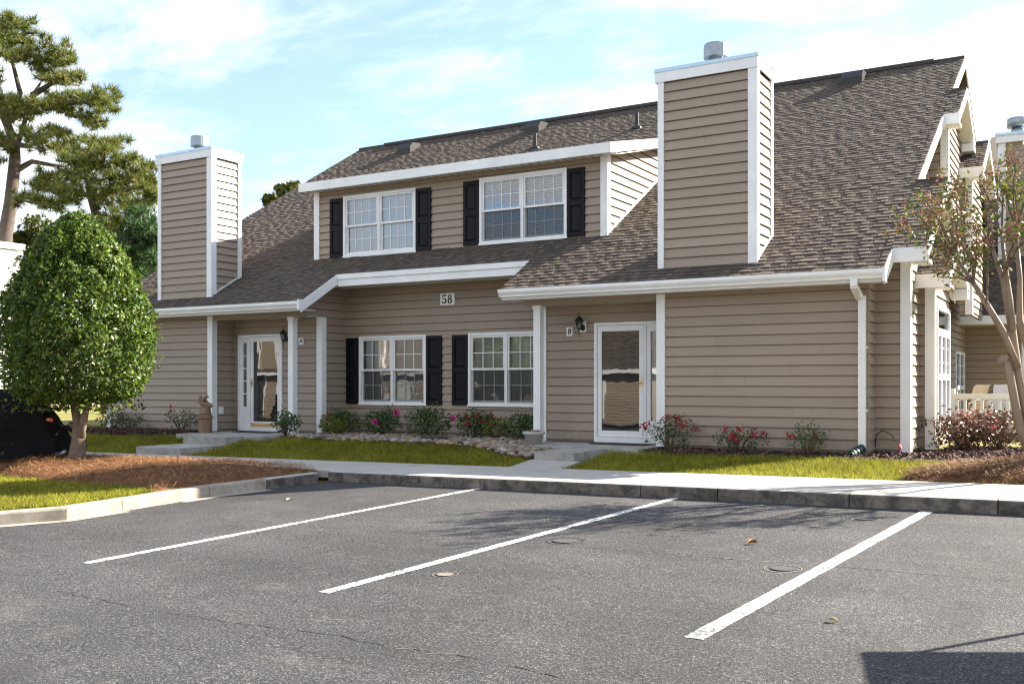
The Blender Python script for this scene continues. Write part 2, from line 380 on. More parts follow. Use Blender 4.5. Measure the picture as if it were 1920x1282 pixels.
def mesh_mat():
    m, nt, b = nodes('insect_screen'); d = nt.nodes.new('ShaderNodeBsdfDiffuse'); d.inputs[0].default_value = (.03, .035, .04, 1); t = nt.nodes.new('ShaderNodeBsdfTransparent')
    mx = nt.nodes.new('ShaderNodeMixShader'); mx.inputs[0].default_value = .45; nt.links.new(t.outputs[0], mx.inputs[1]); nt.links.new(d.outputs[0], mx.inputs[2]); nt.links.new(mx.outputs[0], nt.nodes['Material Output'].inputs[0]); return m
M['mesh'] = mesh_mat()
M['glass'] = glass_mat('window_glass', 2.6, .06)
M['doorglass'] = glass_mat('storm_door_glass', 2.0, .03, False)
M['carglass'] = glass_mat('car_glass', 1.8, 0, False)

# ------------------------------------------------------------------ wall frame helpers
class Frame:                                    # a vertical plane: origin, u along it, n outward
    def __init__(s, x, y, u, n): s.o = Vector((x, y, 0)); s.u = Vector((*u, 0)); s.n = Vector((*n, 0))
    def p(s, u, out, z): q = s.o + s.u * u + s.n * out; return (q.x, q.y, z)
    def box(s, mb, u0, u1, o0, o1, z0, z1):
        mb.mesh8([s.p(u0, o1, z0), s.p(u1, o1, z0), s.p(u1, o0, z0), s.p(u0, o0, z0), s.p(u0, o1, z1), s.p(u1, o1, z1), s.p(u1, o0, z1), s.p(u0, o0, z1)])
def FX(y): return Frame(0, y, (1, 0), (0, -1))      # front wall: u = world X
def SX(x): return Frame(x, 0, (0, 1), (1, 0))       # wall facing +X: u = world Y
def clip_poly(poly, clips):
    for (a, b, c) in clips:
        out = []
        for i in range(len(poly)):
            p, q = poly[i], poly[(i + 1) % len(poly)]
            dp, dq = a * p[0] + b * p[1] - c, a * q[0] + b * q[1] - c
            if dp <= 0: out.append(p)
            if (dp < 0 < dq) or (dq < 0 < dp):
                t = dp / (dp - dq); out.append((p[0] + (q[0] - p[0]) * t, p[1] + (q[1] - p[1]) * t))
        poly = out
        if len(poly) < 3: return []
    area = sum(poly[i][0] * poly[(i + 1) % len(poly)][1] - poly[(i + 1) % len(poly)][0] * poly[i][1] for i in range(len(poly)))
    return poly if abs(area) > 2e-4 else []
EXPO, ZB = .155, .035
SEAM = random.Random(31)
def cells(u0, u1, z0, z1, holes):
    us = sorted({u0, u1, *[min(max(h[0], u0), u1) for h in holes], *[min(max(h[1], u0), u1) for h in holes]})
    res = []
    for a, b in zip(us, us[1:]):
        if b - a < 1e-4: continue
        mid = (a + b) / 2; segs = [(z0, z1)]
        for h in holes:
            if h[0] < mid < h[1]:
                ns = []
                for (s, e) in segs:
                    if h[3] <= s or h[2] >= e: ns.append((s, e))
                    else:
                        if h[2] > s: ns.append((s, h[2]))
                        if h[3] < e: ns.append((h[3], e))
                segs = ns
        for s, e in segs:
            if e - s > .004: res.append([a, b, s, e])
    # merge neighbours with the same span
    out = []
    for c in res:
        for o in out:
            if abs(o[1] - c[0]) < 1e-6 and abs(o[2] - c[2]) < 1e-6 and abs(o[3] - c[3]) < 1e-6: o[1] = c[1]; break
        else: out.append(c)
    return out
def siding(house, fr, u0, u1, z0, z1, holes=(), clips=(), join=False, zb=ZB, mat=None, expo=EXPO):
    """a wall (backing sheet) with its lapped boards as sub-parts"""
    mat = mat or M['siding']
    wb = MB()
    for (a, b, s, e) in cells(u0, u1, z0, z1, holes):
        pl = clip_poly([(a, s), (b, s), (b, e), (a, e)], clips)
        if pl: wb.prism([fr.p(u, -.012, z) for u, z in pl], fr.n * -.04)
    wall = wb.build('wall', mat, house)
    jm = MB(); k = math.floor((z0 - zb) / expo)
    while zb + k * expo < z1:
        a0 = zb + k * expo; a1 = a0 + expo; k += 1
        cl = []
        for c_ in cells(u0, u1, max(a0, z0), min(a1, z1), holes):
            if not join and c_[1] - c_[0] > 2.4 and SEAM.random() < .55:
                q = SEAM.uniform(c_[0] + .5, c_[1] - .5); cl += [[c_[0], q, c_[2], c_[3]], [q + .0025, c_[1], c_[2], c_[3]]]
            else: cl.append(c_)
        for (a, b, s, e) in cl:
            e = min(e, a1 - .013)
            if e - s < .004: continue
            pl = clip_poly([(a, s), (b, s), (b, e), (a, e)], clips)
            if not pl: continue
            mb = jm if join else MB()
            n = len(mb.v); kk = len(pl)
            def out(z): return .031 - .027 * (z - a0) / expo
            mb.v += [fr.p(u, out(z), z) for u, z in pl] + [fr.p(u, -.011, z) for u, z in pl]
            mb.f.append(tuple(range(n, n + kk))); mb.mi.append(0)
            for i in range(kk):
                j = (i + 1) % kk; mb.f.append((n + j, n + i, n + kk + i, n + kk + j)); mb.mi.append(0)
            if not join: mb.build('siding_board', mat, wall)
    if join and jm.v: tag(jm.build('siding_boards', mat, wall), kind='stuff')
    return wall
def strip(house, fr, u0, u1, z0, z1, name='corner_trim', o1=.045, mat=None, o0=-.002):
    mb = MB(); fr.box(mb, u0, u1, o0, o1, z0, z1); return mb.build(name, mat or M['white'], house)
def corner(house, x, y, z0, z1, sx=1, w=.1, name='corner_trim', clipz=None):
    """outer corner of a front wall and a side wall facing sx; corner at x, y"""
    mb = MB()
    a, b = (x - w, x + .042) if sx > 0 else (x - .042, x + w)
    mb.box(a, b, y - .042, y - .001, z0, z1)
    if sx > 0: mb.box(x + .001, x + .041, y - .001, y + w, z0, z1)
    else: mb.box(x - .041, x - .001, y - .001, y + w, z0, z1)
    return mb.build(name, M['white'], house)

def sash(w, fr, u0, u1, z0, z1, out, cols, rows, rail=.04):
    mb = MB()
    fr.box(mb, u0, u0 + rail, out - .02, out + .018, z0, z1); fr.box(mb, u1 - rail, u1, out - .02, out + .018, z0, z1)
    fr.box(mb, u0 + rail, u1 - rail, out - .02, out + .017, z0, z0 + rail); fr.box(mb, u0 + rail, u1 - rail, out - .02, out + .017, z1 - rail, z1)
    mb.build('sash', M['white'], w)
    g = MB(); a, b, c, d = u0 + rail, u1 - rail, z0 + rail, z1 - rail
    for i in range(1, cols):
        q = a + (b - a) * i / cols; fr.box(g, q - .0075, q + .0075, out - .002, out + .006, c, d)
    for i in range(1, rows):
        q = c + (d - c) * i / rows; fr.box(g, a, b, out - .0015, out + .0055, q - .0075, q + .0075)
    if g.v: g.build('grille', M['white'], w)
    p = MB(); p.quad(fr.p(a, out - .003, c), fr.p(b, out - .003, c), fr.p(b, out - .003, d), fr.p(a, out - .003, d)); p.build('pane', M['glass'], w)
def blind(w, fr, u0, u1, z0, z1, out, tilt):
    mb = MB(); z = z0; sp = .048; dz = .026 * math.sin(tilt); do = .026 * math.cos(tilt)
    while z < z1:
        mb.quad(fr.p(u0, out + do, z - dz), fr.p(u1, out + do, z - dz), fr.p(u1, out - do, z + dz), fr.p(u0, out - do, z + dz)); z += sp
    for q in (u0 + .12, (u0 + u1) / 2, u1 - .12): fr.box(mb, q - .003, q + .003, out - .003, out + .003, z0, z1)
    mb.build('blind', M['blind'], w)
def room(w, fr, u0, u1, z0, z1, depth=.5, out=-.05):
    mb = MB(); a, b = out, out - depth
    P = fr.p
    mb.quad(P(u0, b, z0), P(u1, b, z0), P(u1, b, z1), P(u0, b, z1))
    for (p, q) in (((u0, z0), (u0, z1)), ((u1, z0), (u1, z1)), ((u0, z0), (u1, z0)), ((u0, z1), (u1, z1))):
        mb.quad(P(p[0], a, p[1]), P(q[0], a, q[1]), P(q[0], b, q[1]), P(p[0], b, p[1]))
    mb.build('room', M['dark'], w)
def window(house, fr, u0, u1, z0, z1, cols=4, tilt=R(68), units=2, split=.5, screen=True):
    f = MB(); c = .055
    fr.box(f, u0, u0 + c, -.05, .05, z0, z1); fr.box(f, u1 - c, u1, -.05, .05, z0, z1)
    fr.box(f, u0 + c, u1 - c, -.05, .049, z1 - c, z1); fr.box(f, u0 + c, u1 - c, -.05, .049, z0, z0 + c)
    fr.box(f, u0 - .015, u1 + .015, .022, .062, z0 - .02, z0 + .012)
    w = f.build('window', M['white'], house)
    a, b, s, e = u0 + c, u1 - c, z0 + c, z1 - c; wd = (b - a) / units
    for i in range(units):
        p, q = a + i * wd, a + (i + 1) * wd
        if i: m = MB(); fr.box(m, p - .028, p + .028, -.05, .046, s, e); m.build('mullion', M['white'], w)
        p2, q2 = p + (.028 if i else 0), q - (.028 if i < units - 1 else 0)
        zm = s + (e - s) * split
        sash(w, fr, p2, q2, zm - .02, e, .012, cols, 2); sash(w, fr, p2, q2, s, zm + .02, -.026, cols, 2)
        if screen: m = MB(); m.quad(fr.p(p2 + .02, .006, s), fr.p(q2 - .02, .006, s), fr.p(q2 - .02, .006, zm - .022), fr.p(p2 + .02, .006, zm - .022)); m.build('screen', M['mesh'], w)
    blind(w, fr, a + .02, b - .02, s + .03, e, -.075, tilt)
    room(w, fr, a, b, s, e)
    return w
def shutter(house, fr, u0, u1, z0, z1):
    mb = MB(); st = .06; zm = (z0 + z1) / 2
    fr.box(mb, u0, u0 + st, .0, .052, z0, z1); fr.box(mb, u1 - st, u1, .0, .052, z0, z1)
    for (a, b) in ((z0, z0 + .08), (zm - .05, zm + .05), (z1 - .07, z1)): fr.box(mb, u0 + st, u1 - st, .0, .051, a, b)
    s = mb.build('shutter', M['black'], house)
    for (a, b) in ((z0 + .08, zm - .05), (zm + .05, z1 - .07)):
        p = MB(); fr.box(p, u0 + st, u1 - st, .0, .030, a, b)
        n = len(p.v); k = .028
        A = [(u0 + st + .01, a + .01), (u1 - st - .01, a + .01), (u1 - st - .01, b - .01), (u0 + st + .01, b - .01)]
        B = [(u0 + st + k + .01, a + k + .01), (u1 - st - k - .01, a + k + .01), (u1 - st - k - .01, b - k - .01), (u0 + st + k + .01, b - k - .01)]
        p.v += [fr.p(q[0], .0302, q[1]) for q in A] + [fr.p(q[0], .046, q[1]) for q in B]
        p.f.append((n + 4, n + 5, n + 6, n + 7)); p.mi.append(0)
        for i in range(4): p.f.append((n + i, n + (i + 1) % 4, n + 4 + (i + 1) % 4, n + 4 + i)); p.mi.append(0)
        p.build('panel', M['black'], s)
    return s
def gutter_profile(mb, x0, x1, yb, z):          # yb = back of the gutter, z = top
    pr = [(0, 0), (-.075, 0), (-.085, .035), (-.105, .06), (-.118, .085), (-.118, .13), (-.108, .13), (-.1, .095), (-.01, .095), (0, .13)]
    mb.prism([(x0, yb + a, z - .13 + b) for a, b in pr][::-1], (x1 - x0, 0, 0))
def sheet(mb, pts, th):                          # roof deck: polygon of (x,y,z), thickness downwards
    mb.prism(pts, (0, 0, -th))

# ------------------------------------------------------------------ the townhouse
H = empty('townhouse', (-11.1, 14.9, 0), 'long tan sided townhouse numbered 58 with brown shingle roof and two chimneys', 'house')
XL, XR, XC = -19.6, -2.55, -11.08                # rakes
YF, YD, YM = 14.88, 15.50, 16.27                 # front walls, door walls, middle and dormer wall
YE, YRIDGE = 14.42, 24.1
YEM = 15.46                                      # middle eave
XA, XB = -13.2, -8.73                            # inner rakes
f0, fd, fm = FX(YF), FX(YD), FX(YM)
# walls facing the car park
wB0, wB1 = -6.03, -2.85
wA0, wA1 = -19.4, -16.10
siding(H, f0, wB0, wB1, 0, 2.44); siding(H, f0, wA0, wA1, 0, 2.44)
foot = MB(); foot.box(wB0 + .01, wB1 - .01, YF + .005, YF + .1, -.3, .0); foot.box(wA0 + .01, wA1 - .01, YF + .005, YF + .1, -.3, 0)
foot.box(-13.6, -8.5, YM + .005, YM + .1, -.3, 0); foot.build('footing', M['foundation'], H)
# door walls
dB0, dB1 = at(1116, 700, Y=YD).x, wB0
cB, cA = -8.50, -13.63                           # outer corners of the door walls
doorB = (dB0, wB0 - .002, .0, 2.04)
dA0, dA1 = at(449, 700, Y=YD).x, at(531, 700, Y=YD).x
doorA = (dA0, dA1, .0, 2.04)
siding(H, fd, cB, wB0, 0, 2.36, [doorB]); siding(H, fd, wA1 - .35, cA, 0, 2.36, [doorA])
# porch A left side wall (faces +X) and its inside corner
siding(H, SX(wA1 - .0), YF, YD, 0, 2.36)
ic = MB(); ic.box(wA1 + .0, wA1 + .035, YD - .035, YD, 0, 2.34); ic.build('corner_trim', M['siding'], H)
# side wall between porch A and the middle wall, above the porch opening too
siding(H, SX(cA), YD, YM, 0, 3.4, clips=[(-PITCH, 1, RZ(0) - .2)])
siding(H, SX(cA + .001), YF + .02, YD, 2.36, 3.4, clips=[(-PITCH, 1, RZ(0) - .2)])
ic = MB(); ic.box(cA, cA + .035, YM - .035, YM, 0, 2.99); ic.build('corner_trim', M['siding'], H)
# middle wall with its two windows
w1 = (at(675.5, 700, Y=YM).x, at(801, 700, Y=YM).x); w2x = at(880, 700, Y=YM).x
w2 = (w2x, w2x + w1[1] - w1[0]); wz0, wz1 = at(801, 758.5, Y=YM).z, at(801, 627, Y=YM).z
siding(H, fm, cA, cB, 0, 2.99, [(*w1, wz0, wz1), (*w2, wz0, wz1)])
window(H, fm, *w1, wz0, wz1, 3, R(74)); window(H, fm, *w2, wz0, wz1, 3, R(66))
sw = .365
shutter(H, fm, w1[0] - .01 - .33, w1[0] - .01, wz0 + .0, wz1 - .03); shutter(H, fm, w1[1] + .01, w1[1] + .01 + sw, wz0, wz1 - .03)
shutter(H, fm, w2[0] - .01 - sw, w2[0] - .01, wz0, wz1 - .03)
# upper front (dormer) wall
DX0, DX1 = at(593.75, 400, Y=YM).x, at(1137, 400, Y=YM).x
dz0 = RZ(YM) - .03
u1 = (at(646, 420, Y=YM).x, at(781.5, 420, Y=YM).x); u2 = (at(901, 400, Y=YM).x, at(1064.5, 400, Y=YM).x)
uz0, uz1 = at(781, 471.5, Y=YM).z, at(781, 352.5, Y=YM).z
vz0, vz1 = at(1064.5, 445.5, Y=YM).z, at(1064.5, 315, Y=YM).z
siding(H, fm, DX0, DX1, dz0, 5.12, [(*u1, uz0, uz1), (*u2, vz0, vz1)])
window(H, fm, *u1, uz0, uz1, 4, R(78), screen=False); window(H, fm, *u2, vz0, vz1, 4, R(54))
shutter(H, fm, at(621, 420, Y=YM).x, u1[0] - .012, uz0 - .0, uz1 - .03); shutter(H, fm, u1[1] + .012, at(810, 420, Y=YM).x, uz0, uz1 - .03)
shutter(H, fm, at(871, 400, Y=YM).x, u2[0] - .012, vz0, vz1 - .03); shutter(H, fm, u2[1] + .012, at(1098, 400, Y=YM).x, vz0, vz1 - .03)
corner(H, DX1, YM, dz0, 5.10); corner(H, DX0, YM, dz0, 5.10, -1)
# dormer right side wall, cut by the roof below and its own roof above
DP = .24; DYE = 15.93; DZE = 5.24
def DZ(y): return DZE + DP * (y - DYE)
siding(H, SX(DX1), YM, 20.9, 3.5, 6.4, clips=[(-DP, 1, DZE - DP * DYE - .15), (PITCH, -1, -(RZ(0)) - .0)])
kb = MB(); kb.prism([(DX1 + .02, YM + .1, RZ(YM + .1) + .02), (DX1 + .02, YM + .1, RZ(YM + .1) + .07), (DX1 + .02, 20.7, RZ(20.7) + .07), (DX1 + .02, 20.7, RZ(20.7) + .02)], (.024, 0, 0))
kb.build('flashing', M['soffit'], H)
sd = MB(); sd.prism([(DX0, YM, 3.5), (DX0, 20.9, RZ(20.9)), (DX0, YM, 5.1)], (.04, 0, 0)); sd.build('wall', M['siding'], H)
# dormer roof: low shed
fx0, fx1 = at(563, 350, Y=DYE).x, at(1145, 278, Y=DYE).x
dr = MB(); sheet(dr, [(fx0, DYE, DZE), (fx1, DYE, DZE), (fx1, 21.2, DZ(21.2)), (fx0, 21.2, DZ(21.2))], .05); dr.build('roof', M['shingle'], H)
fb = MB(); fb.box(fx0 - .02, fx1 + .02, DYE - .035, DYE, DZE - .19, DZE - .006)
fb.build('fascia', M['gutter'], H)
fb = MB(); fb.prism([(fx1, DYE, DZE - .006), (fx1, 21, DZ(21) - .006), (fx1, 21, DZ(21) - .19), (fx1, DYE, DZE - .19)], (.03, 0, 0)); fb.build('fascia', M['white'], H)
sf = MB(); sf.box(fx0, fx1, DYE, YM - .03, DZE - .16, DZE - .145)
sf.prism([(DX1 + .03, YM - .03, DZE - .16), (fx1, YM - .03, DZE - .16), (fx1, 20.9, DZ(20.9) - .16), (DX1 + .03, 20.9, DZ(20.9) - .16)], (0, 0, .015)); sf.build('soffit', M['soffit'], H)
sv = MB()
for i in range(40):
    x = fx0 + .1 + i * (fx1 - fx0 - .2) / 39; sv.box(x - .004, x + .004, DYE + .01, YM - .05, DZE - .164, DZE - .1605)
sv.build('soffit_joint', M['dark'], H)
# ---- main roof deck
rd = MB()
th = .10
for (a, b, y0) in ((XL, XA, YE), (XA, XB, YEM), (XB, XR, YE)):
    rd.prism([(a, y0, RZ(y0) - .004), (b, y0, RZ(y0) - .004), (b, YRIDGE, RZ(YRIDGE) - .004), (a, YRIDGE, RZ(YRIDGE) - .004)], (0, 0, -th))
rd.prism([(XL, YRIDGE, RZ(YRIDGE) - .004), (XR, YRIDGE, RZ(YRIDGE) - .004), (XR, 33.8, RZ(YRIDGE) - PITCH * 9.7), (XL, 33.8, RZ(YRIDGE) - PITCH * 9.7)], (0, 0, -th))
ROOF = rd.build('roof', M['shingle'], H)
# ---- shingles: real tabs
SL = math.atan(PITCH); CS, SN = math.cos(SL), math.sin(SL); EXS = .128
WIDTHS = [.09, .11, .13, .15, .17]; THK = [.011, .021]
def tab_verts(w, th):
    L = .15; g = .002
    return [(g, 0, 0), (w - g, 0, 0), (w - g, 0, th), (g, 0, th), (g, L, .001), (w - g, L, .001)]
TABF = [(0, 1, 2, 3), (3, 2, 5, 4), (0, 3, 4), (1, 5, 2)]
TABM = {}
for w in WIDTHS:
    for t in THK:
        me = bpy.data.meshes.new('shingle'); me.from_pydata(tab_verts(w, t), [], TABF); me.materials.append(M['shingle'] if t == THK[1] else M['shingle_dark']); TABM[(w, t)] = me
tabs = []
def chim_skip(x, y): return (-17.7 < x < -16.1 or -6.05 < x < -4.48) and 14.9 < y < 15.55
def roof_tabs(x0, x1, y0, y1, zf, skip=None):
    n = int((y1 - y0) / (EXS * CS)); rr = random.Random(int(x0 * 97 + y0 * 13))
    for i in range(n):
        y = y0 + i * EXS * CS; x = x0 - rr.random() * .2; k = rr.randint(0, 1)
        while x < x1:
            w = rr.choice(WIDTHS); t = THK[k] if rr.random() < .85 else THK[1 - k]; k = 1 - k
            if x >= x0 - .005 and x + w <= x1 + .01 and not (skip and skip(x + w / 2, y)):
                tabs.append((x, y, zf(y), w, t, 0))
            elif x < x0 and x + w > x0 + .02: tabs.append((x0, y, zf(y), min(WIDTHS, key=lambda q: abs(q - (x + w - x0))), t, .0016))
            elif x < x1 < x + w: tabs.append((max(x0, x1 - .09), y, zf(y), .09, t, .0032))
            x += w
def skip_main(x, y): return chim_skip(x, y) or (DX0 + .1 < x < DX1 - .05 and YM + .1 < y < 20.8)
roof_tabs(XL, XA, YE, YRIDGE - .05, RZ, skip_main); roof_tabs(XA, XB, YEM, YRIDGE - .05, RZ, skip_main); roof_tabs(XB, XR, YE, YRIDGE - .05, RZ, skip_main)
def flush_tabs(parent, single, lift=0):
    """nearest tabs become objects, the rest one joined part"""
    global tabs
    camp = Vector((0, 0, ZC))
    order = sorted(range(len(tabs)), key=lambda i: (Vector(tabs[i][:3]) - camp).length)
    pick = set(order[:single]); vs = []; fs = []; mi = []
    for i, (x, y, z, w, t, dz) in enumerate(tabs):
        z += dz + lift
        if i in pick:
            o = bpy.data.objects.new('shingle', TABM[(w, t)]); link(o, parent, (x, y, z)); o.rotation_euler = (SL, 0, 0)
        else:
            n = len(vs)
            for (a, b, c) in tab_verts(w, t): vs.append((x + a, y + b * CS - c * SN, z + b * SN + c * CS))
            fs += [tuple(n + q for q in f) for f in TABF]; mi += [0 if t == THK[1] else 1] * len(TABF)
    me = bpy.data.meshes.new('shingles'); me.from_pydata(vs, [], fs); me.materials.append(M['shingle']); me.materials.append(M['shingle_dark']); me.polygons.foreach_set('material_index', mi)
    o = bpy.data.objects.new('shingles', me); link(o, parent); tag(o, kind='stuff'); tabs = []
flush_tabs(ROOF, 290)
rc = MB(); rc.box(XL + 1.0, XR - .62, YRIDGE - .16, YRIDGE + .16, RZ(YRIDGE) - .06, RZ(YRIDGE) + .028)
rc.box(XL, XR, YRIDGE - .1, YRIDGE + .1, RZ(YRIDGE) - .06, RZ(YRIDGE) + .012); rc.build('ridge_vent', M['ridge'], H)
# roof vents and pipes
def roof_vent(u, v, w=.46, h=.2):
    d = ray(u, v); c = RZ(0); t = (c - ZC) / (d[2] - PITCH * d[1]); x, y = d[0] * t, d[1] * t; z = RZ(y)
    mb = MB()
    mb.prism([(x - w / 2, y - .2, z - .12), (x - w / 2, y - .22, z + .06), (x - w / 2, y - .08, z + .22), (x - w / 2, y + .3, z + .26), (x - w / 2, y + .3, z + .1)], (w, 0, 0))
    mb.build('roof_vent', M['blackmetal'], H)
for (u, v) in ((765, 284), (1003, 246), (1600, 154)): roof_vent(u, v)
for (u, v) in ((1003, 278), (1194, 240)):
    d = ray(u, v); t = (RZ(0) - ZC) / (d[2] - PITCH * d[1]); x, y = d[0] * t, d[1] * t; z = RZ(y)
    mb = MB(); mb.lathe((x, y, z - .05), [(.15, 0), (.14, .06), (.06, .12), (.05, .42), (.045, .42)], 12); mb.build('vent_pipe', M['blackmetal'], H)
# ---- eaves: fascia, gutter, soffit
for (a, b) in ((XL, XA), (XB, XR)):
    mb = MB(); mb.box(a + .01, b - .01, YE + .04, YE + .07, 2.41, RZ(YE) - .03); mb.build('fascia', M['white'], H)
    mb = MB(); gutter_profile(mb, a, b, YE + .038, RZ(YE) + .0); mb.build('gutter', M['gutter'], H)
    mb = MB(); mb.box(a + .02, b - .02, YE + .072, YF - .025, 2.425, 2.44); mb.build('soffit', M['soffit'], H)
mb = MB(); mb.box(XA + .03, XB - .0, YEM + .0, YEM + .03, 2.95, RZ(YEM) - .005); mb.box(XA + .03, XB, YEM - .022, YEM, RZ(YEM) - .1, RZ(YEM) + .0); mb.build('fascia', M['gutter'], H)
mb = MB(); mb.box(cA + .02, cB, YEM + .032, YM - .025, 2.975, 2.99); mb.build('soffit', M['soffit'], H)
# inner rake of unit A (faces +X) and right rakes
def rake(x, y0, y1, z0, z1, dep=.2, th=.03, name='rake_board', drop=.0):
    mb = MB(); mb.prism([(x, y0, z0 - drop), (x, y1, z1 - drop), (x, y1, z1 - dep), (x, y0, z0 - dep)], (th, 0, 0)); return mb.build(name, M['white'], H)
rake(XA, YE - .02, YEM + .03, RZ(YE - .02) - .0, RZ(YEM + .03) - .0)
mb = MB(); mb.prism([(cA + .02, YE + .07, RZ(YE + .07) - .16), (XA, YE + .07, RZ(YE + .07) - .16), (XA, YEM, RZ(YEM) - .16), (cA + .02, YEM, RZ(YEM) - .16)], (0, 0, .015)); mb.build('soffit', M['soffit'], H)
mb = MB(); mb.box(XA - .01, XA + .034, YE - .10, YE + .06, 2.41, 2.612); mb.build('fascia', M['white'], H)
# beams and ceilings of the porches, posts
for (a, b) in ((wA1 - .01, cA + .03), (cB - .03, wB0 + .01)):
    mb = MB(); mb.box(a, b, YF + .0, YF + .14, 2.33, 2.43); mb.build('beam', M['siding'], H)
    mb = MB(); mb.box(a, b, YF + .141, YD - .03, 2.352, 2.37); mb.build('ceiling', M['soffit'], H)
def post(x0, x1, y0, y1, z0, z1):
    mb = MB(); mb.box(x0, x1, y0, y1, z0, z1); mb.box(x0 - .012, x1 + .012, y0 - .012, y1 + .012, z0, z0 + .12); mb.box(x0 - .012, x1 + .012, y0 - .012, y1 + .012, z1 - .06, z1)
    mb.build('post', M['white'], H)
pb = at(1000, 700, Y=YF + .01).x; pa = at(540, 700, Y=YF + .01).x
post(pb, pb + .13, YF + .01, YF + .14, -.03, 2.33); post(pa, pa + .13, YF + .01, YF + .14, -.03, 2.33)
corner(H, cA, YD, -.01, 2.35); corner(H, cB, YD, -.01, 2.35, -1, .09)
corner(H, wB0, YF, .0, 2.42, -1); corner(H, wA1, YF, 0, 2.42); corner(H, wA0, YF, 0, 2.42, -1)
strip(H, SX(wB1 + .0), YF - .0, YF + .03, 0, 2.42, 'corner_trim', .02, M['siding'])
# rear and left shell
mb = MB(); mb.box(XL + .2, XR - .3, 33, 33.05, 0, 3); mb.prism([(XL + .2, YF + .1, 0), (XL + .2, 33, 0), (XL + .2, 33, 2.8), (XL + .2, YRIDGE, RZ(YRIDGE) - .2), (XL + .2, YF + .1, 2.6)], (.04, 0, 0))
mb.box(wB0, wB0 + .04, YF + .05, YD + .5, 0, 2.4); mb.box(cB, cB + .03, YD + .1, YM, 0, 3.1); mb.build('wall', M['siding'], H)

# ---- doors
def storm_door(fr, u0, u1, z0, z1, side, hinge):
    """door unit u0..u1: outer casing, storm leaf, sidelight on the left ('L') or right ('R')"""
    c = .05; mb = MB()
    fr.box(mb, u0, u0 + c, -.06, .05, z0, z1); fr.box(mb, u1 - c, u1, -.06, .05, z0, z1); fr.box(mb, u0 + c, u1 - c, -.06, .049, z1 - c, z1)
    fr.box(mb, u0 + c, u1 - c, -.06, .06, z0, z0 + .09)
    d = mb.build('door', M['white'], H)
    sw_ = .30 if side == 'L' else .44
    if side == 'R': a, b, sa, sb = u0 + c, u1 - c - sw_, u1 - c - sw_ + .04, u1 - c
    else: a, b, sa, sb = u0 + c + sw_, u1 - c, u0 + c, u0 + c + sw_ - .04
    zb, zt = z0 + .09, z1 - c
    mb = MB(); fr.box(mb, min(b, sb) if side == 'L' else b, (a if side == 'L' else sa), -.05, .04, zb, zt); mb.build('mullion', M['white'], d)
    l = MB(); st = .085
    fr.box(l, a + .008, a + st, .0, .03, zb + .006, zt - .006); fr.box(l, b - st, b - .008, .0, .03, zb + .006, zt - .006)
    fr.box(l, a + st, b - st, .0, .029, zb + .006, zb + .11); fr.box(l, a + st, b - st, .0, .029, zt - .1, zt - .006)
    l.build('leaf', M['white'], d)
    p = MB(); p.quad(fr.p(a + st, .012, zb + .11), fr.p(b - st, .012, zb + .11), fr.p(b - st, .012, zt - .1), fr.p(a + st, .012, zt - .1)); p.build('pane', M['doorglass'], d)
    p = MB(); fr.box(p, a, b, -.055, -.045, zb, zt); p.build('inner_door', M['dark'], d)
    hu = (b - .045) if hinge == 'R' else (a + .045)
    h = MB(); fr.box(h, hu - .018, hu + .018, .03, .038, z0 + .93, z0 + 1.10); h.tube([fr.p(hu, .035, z0 + 1.02), fr.p(hu, .08, z0 + 1.02), fr.p(hu + (-.09 if hinge == 'R' else .09), .085, z0 + 1.01)], .011, 8)
    h.build('handle', M['brass'], d)
    s = MB(); w = .075
    fr.box(s, sa, sa + w, -.03, .02, zb, zt); fr.box(s, sb - w, sb, -.03, .02, zb, zt); fr.box(s, sa + w, sb - w, -.03, .019, zb, zb + (.42 if side == 'L' else .28)); fr.box(s, sa + w, sb - w, -.03, .019, zt - .12, zt)
    fr.box(s, sa + w + .01, sb - w - .01, .019, .03, zb + .06, zb + (.36 if side == 'L' else .22))
    s.build('sidelight', M['white'], d)
    za, zc = zb + (.42 if side == 'L' else .28), zt - .12
    p = MB(); p.quad(fr.p(sa + w, -.01, za), fr.p(sb - w, -.01, za), fr.p(sb - w, -.01, zc), fr.p(sa + w, -.01, zc)); p.build('sidelight_pane', M['glass'], d)
    if side == 'L':
        g = MB()
        for i in range(1, 5): q = za + (zc - za) * i / 5; fr.box(g, sa + w, sb - w, -.008, .012, q - .012, q + .012)
        g.build('grille', M['white'], d)
    blind(d, fr, sa + w - .01, sb - w + .01, za, zc, -.05, R(70)); room(d, fr, sa + .02, sb - .02, za, zc, .3, -.03)
    if side == 'L':
        k = MB(); fr.box(k, a + .02, b - .02, .03, .036, zb + .01, zb + .075); k.build('kick_strip', M['brass'], d)
    return d
storm_door(fd, doorB[0], doorB[1] - .03, 0, 2.04, 'R', 'R')
storm_door(fd, doorA[0], doorA[1], 0, 2.04, 'L', 'L')

